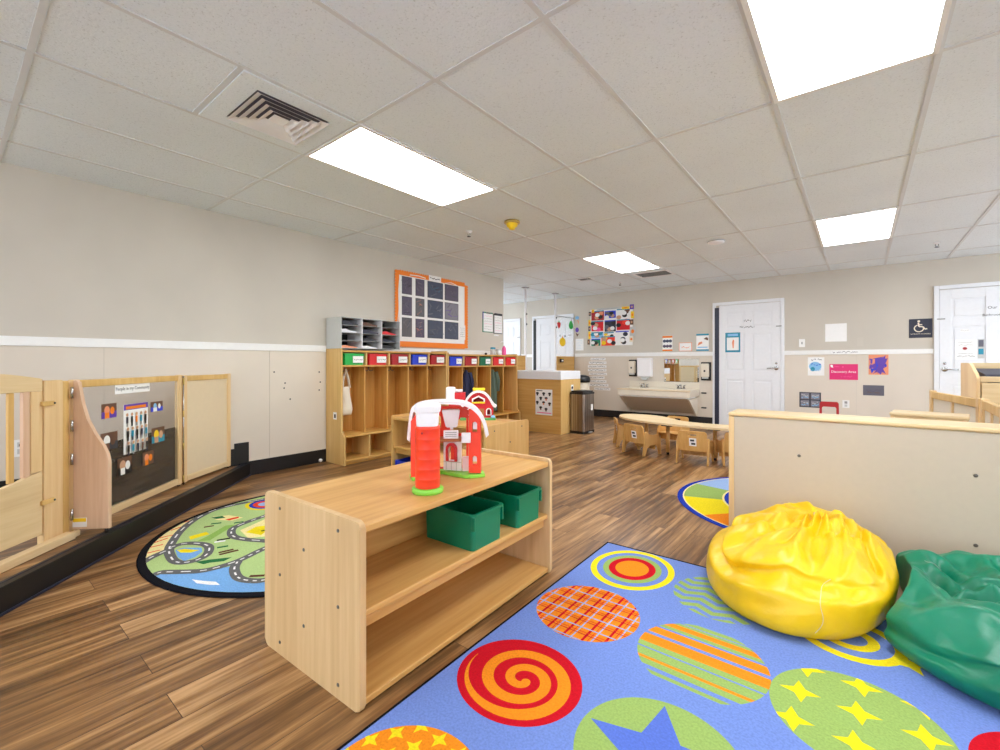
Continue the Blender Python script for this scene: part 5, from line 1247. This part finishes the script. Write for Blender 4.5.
# ------------------------------------------------------------------ toddler table and chairs
t = thing('toddler_table', 'low kidney shaped maple toddler table', 'table', (3.1, 5.25, 0))
ol = [(-1.06, .33), (-1.04, .18), (-.95, .04), (-.80, -.08), (-.55, -.19), (-.2, -.24), (.15, -.25), (.5, -.22), (.78, -.12), (.95, .04), (1.02, .2), (1.0, .34), (.88, .43), (.72, .44), (.58, .34), (.44, .18), (.25, .08), (-.0, .05), (-.22, .10), (-.38, .24), (-.52, .37), (-.68, .45), (-.86, .46), (-1.0, .42)]
ol = smooth_path([(p[0], p[1], 0) for p in ol + ol[:1]], 3)[:-1]
q = MB(); q.prism([(p[0], p[1]) for p in ol], .362, .385, 'pale_x', 'z', .006); q.obj('tabletop', t)
for x, y in ((-.72, .28), (-.36, -.02), (.14, -.012), (.85, .25)):
    q = MB(); q.tube([(x, y, .001), (x, y, .03)], .016, 'black', 14); q.tube([(x, y, .03), (x, y, .33)], .021, 'chair_wood', 16); q.box(x - .06, x + .06, y - .06, y + .06, .33, .3615, 'charcoal', .003); q.obj('leg', t)
def kchair():
    t = thing('toddler_chair', 'x', 'chair', (0, 0, 0), 0, 'small wooden chairs around the toddler table')
    # back plane at local y=-.14 faces the viewer; side panels with cut out legs
    side = [(-.165, .001), (-.125, .001), (-.10, .09), (-.05, .12), (.05, .12), (.09, .09), (.11, .001), (.15, .001), (.135, .18), (.10, .235), (.02, .225), (-.06, .24), (-.11, .275), (-.13, .27)]
    for sx in (-1, 1):
        x0 = .142 if sx > 0 else -.160
        q = MB(); q.prism(side, x0, x0 + .018, 'chair_wood', 'x', .004, holes=[circ(.0, .175, .022, .014, 12)] if False else None); q.obj('side_panel', t)
    q = MB(); M_ = Matrix.Translation((0, -.115, .135)) @ Matrix.Rotation(R(9), 4, 'X')
    bp = [(-.1415, 0), (.1415, 0)] + [(.1415 - .03 + .03 * math.cos(R(a)), .182 + .03 * math.sin(R(a))) for a in range(0, 91, 30)] + [(-.1415 + .03 + .03 * math.cos(R(a)), .182 + .03 * math.sin(R(a))) for a in range(90, 181, 30)]
    q.prism(bp, -.008, .008, 'chair_wood', 'y', .003, M_, holes=[rrect(-.04, .04, .158, .184, .012)]); q.obj('backrest', t)
    q = MB(); q.box(-.03, .04, -.0105, -.0088, .055, .14, 'paper', 0, M_); q.box(-.02, .02, -.0115, -.0106, .105, .125, 'charcoal', 0, M_); q.box(-.01, .03, -.0115, -.0106, .07, .09, 'charcoal', 0, M_); q.obj('sticker', t)
    MB().box(-.1415, .1415, -.10, .11, .135, .15, 'chair_wood', .003).obj('seat', t)
    MB().box(-.1415, .1415, .05, .065, .06, .1345, 'chair_wood', .002).obj('stretcher', t)
    return t
k0 = kchair()
place(k0, (3.085, 5.035, 0), 5); k0['label'] = 'toddler chair with its back to us at the middle of the table'
place(k0, (3.09, 5.035, 0), 4)
copy_thing(k0, (2.47, 5.135, 0), -19, 'toddler chair turned sideways left of the middle one')
copy_thing(k0, (2.14, 5.50, 0), -58, 'toddler chair at the far left end of the table')
copy_thing(k0, (3.44, 5.215, 0), 28, 'toddler chair half hidden by the edge of the tan divider')
copy_thing(k0, (2.56, 5.98, 0), 174, 'toddler chair on the far side of the table')
# red chair behind the divider
t = thing('toddler_chair', 'small red plastic chair by the back wall outlet', 'chair', (4.15, 7.2, 0), 0)
q = MB(); q.prism([(-.105, .30), (.105, .30), (.10, .53), (.085, .55), (-.085, .55), (-.10, .53)], -.012, .012, 'dark_red', 'y', .004, holes=[rrect(-.075, .075, .33, .485, .02)]); q.obj('backrest', t)
MB().box(-.105, .105, -.005, .26, .27, .2985, 'dark_red', .008).obj('seat', t)
for sx in (-1, 1):
    for yy in (.01, .26): MB().tube([(sx * .092, yy, .001), (sx * .09, yy, .2695)], .012, 'dark_red', 10).obj('leg', t)
# ------------------------------------------------------------------ right: changing table, gates, low shelf
t = thing('changing_table', 'wooden changing table with a dark blue pad at the right edge', 'changing table', (5.205, 5.30, 0))
W, D = 1.1, .74
sd = [(0, .001), (D, .001), (D, 1.055), (.36, 1.055), (.30, 1.05), (.06, .965), (.02, .945), (0, .93)]
for x in (0, W - .022): MB().prism(sd, x, x + .022, 'pale_z', 'x', .004).obj('side_panel', t)
MB().box(.0225, W - .0225, D - .02, D, .001, 1.055, 'pale_x', .003).obj('back_panel', t)
MB().box(.0225, W - .0225, .004, .024, .90, .945, 'pale_x', .004).obj('front_rail', t)
MB().box(.0225, W - .0225, .0245, D - .0205, .875, .895, 'pale_x').obj('deck', t)
q = MB(); q.prism([(.03, .8955), (.66, .8955), (.66, 1.0), (.60, 1.005), (.35, .985), (.1, .965), (.05, .955), (.03, .94)], .06, W - .06, 'navy', 'x', .012); q.obj('pad', t)
for k, (a, c) in enumerate(((.70, .893), (.45, .69), (.2, .44))): 
    d_ = MB().box(.03, W - .03, .004, .022, a, c, 'pale_x', .004).obj('drawer', t)
    MB().tube([(W / 2 - .05, -.012, (a + c) / 2), (W / 2 + .05, -.012, (a + c) / 2)], .005, 'chrome', 8).obj('handle', d_)
MB().box(.0225, W - .0225, .03, D - .0205, .05, .07, 'pale_x').obj('bottom', t)
def lowgate(label, a, b_):
    d = Vector((b_[0] - a[0], b_[1] - a[1], 0)); L = d.length
    t = thing('low_gate', label, 'gate', (a[0], a[1], 0), math.degrees(math.atan2(d.y, d.x)), 'wooden play gates behind the divider')
    hh = .80
    for x in (0, L - .05): MB().box(x, x + .05, -.02, .02, .001, hh + .01, 'pale_z', .005).obj('post', t)
    MB().box(.0505, L - .0505, -.016, .016, hh - .06, hh, 'honey_pale', .004).obj('top_rail', t); MB().box(.0505, L - .0505, -.016, .016, .06, .12, 'honey_pale', .004).obj('bottom_rail', t)
    MB().box(.0505, L - .0505, -.004, .004, .1205, hh - .0605, 'cream').obj('pane', t)
    MB().box(L / 2 - .018, L / 2 + .018, .0045, .015, .1205, hh - .0605, 'pale_z', .002).obj('mullion', t); MB().box(L / 2 - .018, L / 2 + .018, -.015, -.0045, .1205, hh - .0605, 'pale_z', .002).obj('mullion', t)
lowgate('farther wooden play gate panel before the changing table', (4.968, 5.58), (5.125, 4.53))
lowgate('nearer wooden play gate panel cut by the right edge', (5.13, 4.49), (5.10, 3.74))
t = thing('low_shelf', 'low maple shelf just behind the tan divider', 'shelf unit', (4.62, 3.96, .0072), -8)
W, D, HH = .36, .22, .722
for x in (0, W - .02): MB().box(x, x + .02, 0, D, .001, HH - .0225, 'pale_z', .003).obj('side_panel', t)
MB().box(-.005, W + .005, -.005, D + .005, HH - .022, HH, 'pale_x', .006).obj('top', t)
MB().box(.0205, W - .0205, D - .012, D - .002, .03, HH - .0225, 'pale_x').obj('back_panel', t)
MB().box(.0205, W - .0205, .004, .014, .02, HH - .0225, 'pale_x', .002).obj('front_panel', t)
# ------------------------------------------------------------------ camera and render settings
cam = bpy.data.cameras.new('camera'); co = bpy.data.objects.new('camera', cam); COL.objects.link(co)
cam.sensor_width = 36; cam.sensor_fit = 'HORIZONTAL'; cam.lens = 448.7 / 1000 * 36
cam.shift_y = (362.36 - 375) / 1000; cam.clip_start = .05
co.location = (4.4625, 0, 1.06); co.rotation_euler = (R(90), 0, .6762)
SC.camera = co
wd = bpy.data.worlds.new('world'); SC.world = wd; wd.use_nodes = True
wd.node_tree.nodes['Background'].inputs['Color'].default_value = (.80, .90, 1.0, 1); wd.node_tree.nodes['Background'].inputs['Strength'].default_value = 4.8
SC.view_settings.view_transform = 'Standard'; SC.view_settings.look = 'None'; SC.view_settings.gamma = 1; SC.view_settings.use_curve_mapping = False
SC.view_settings.exposure = 0.42
SC.cycles.max_bounces = 10; SC.cycles.diffuse_bounces = 6
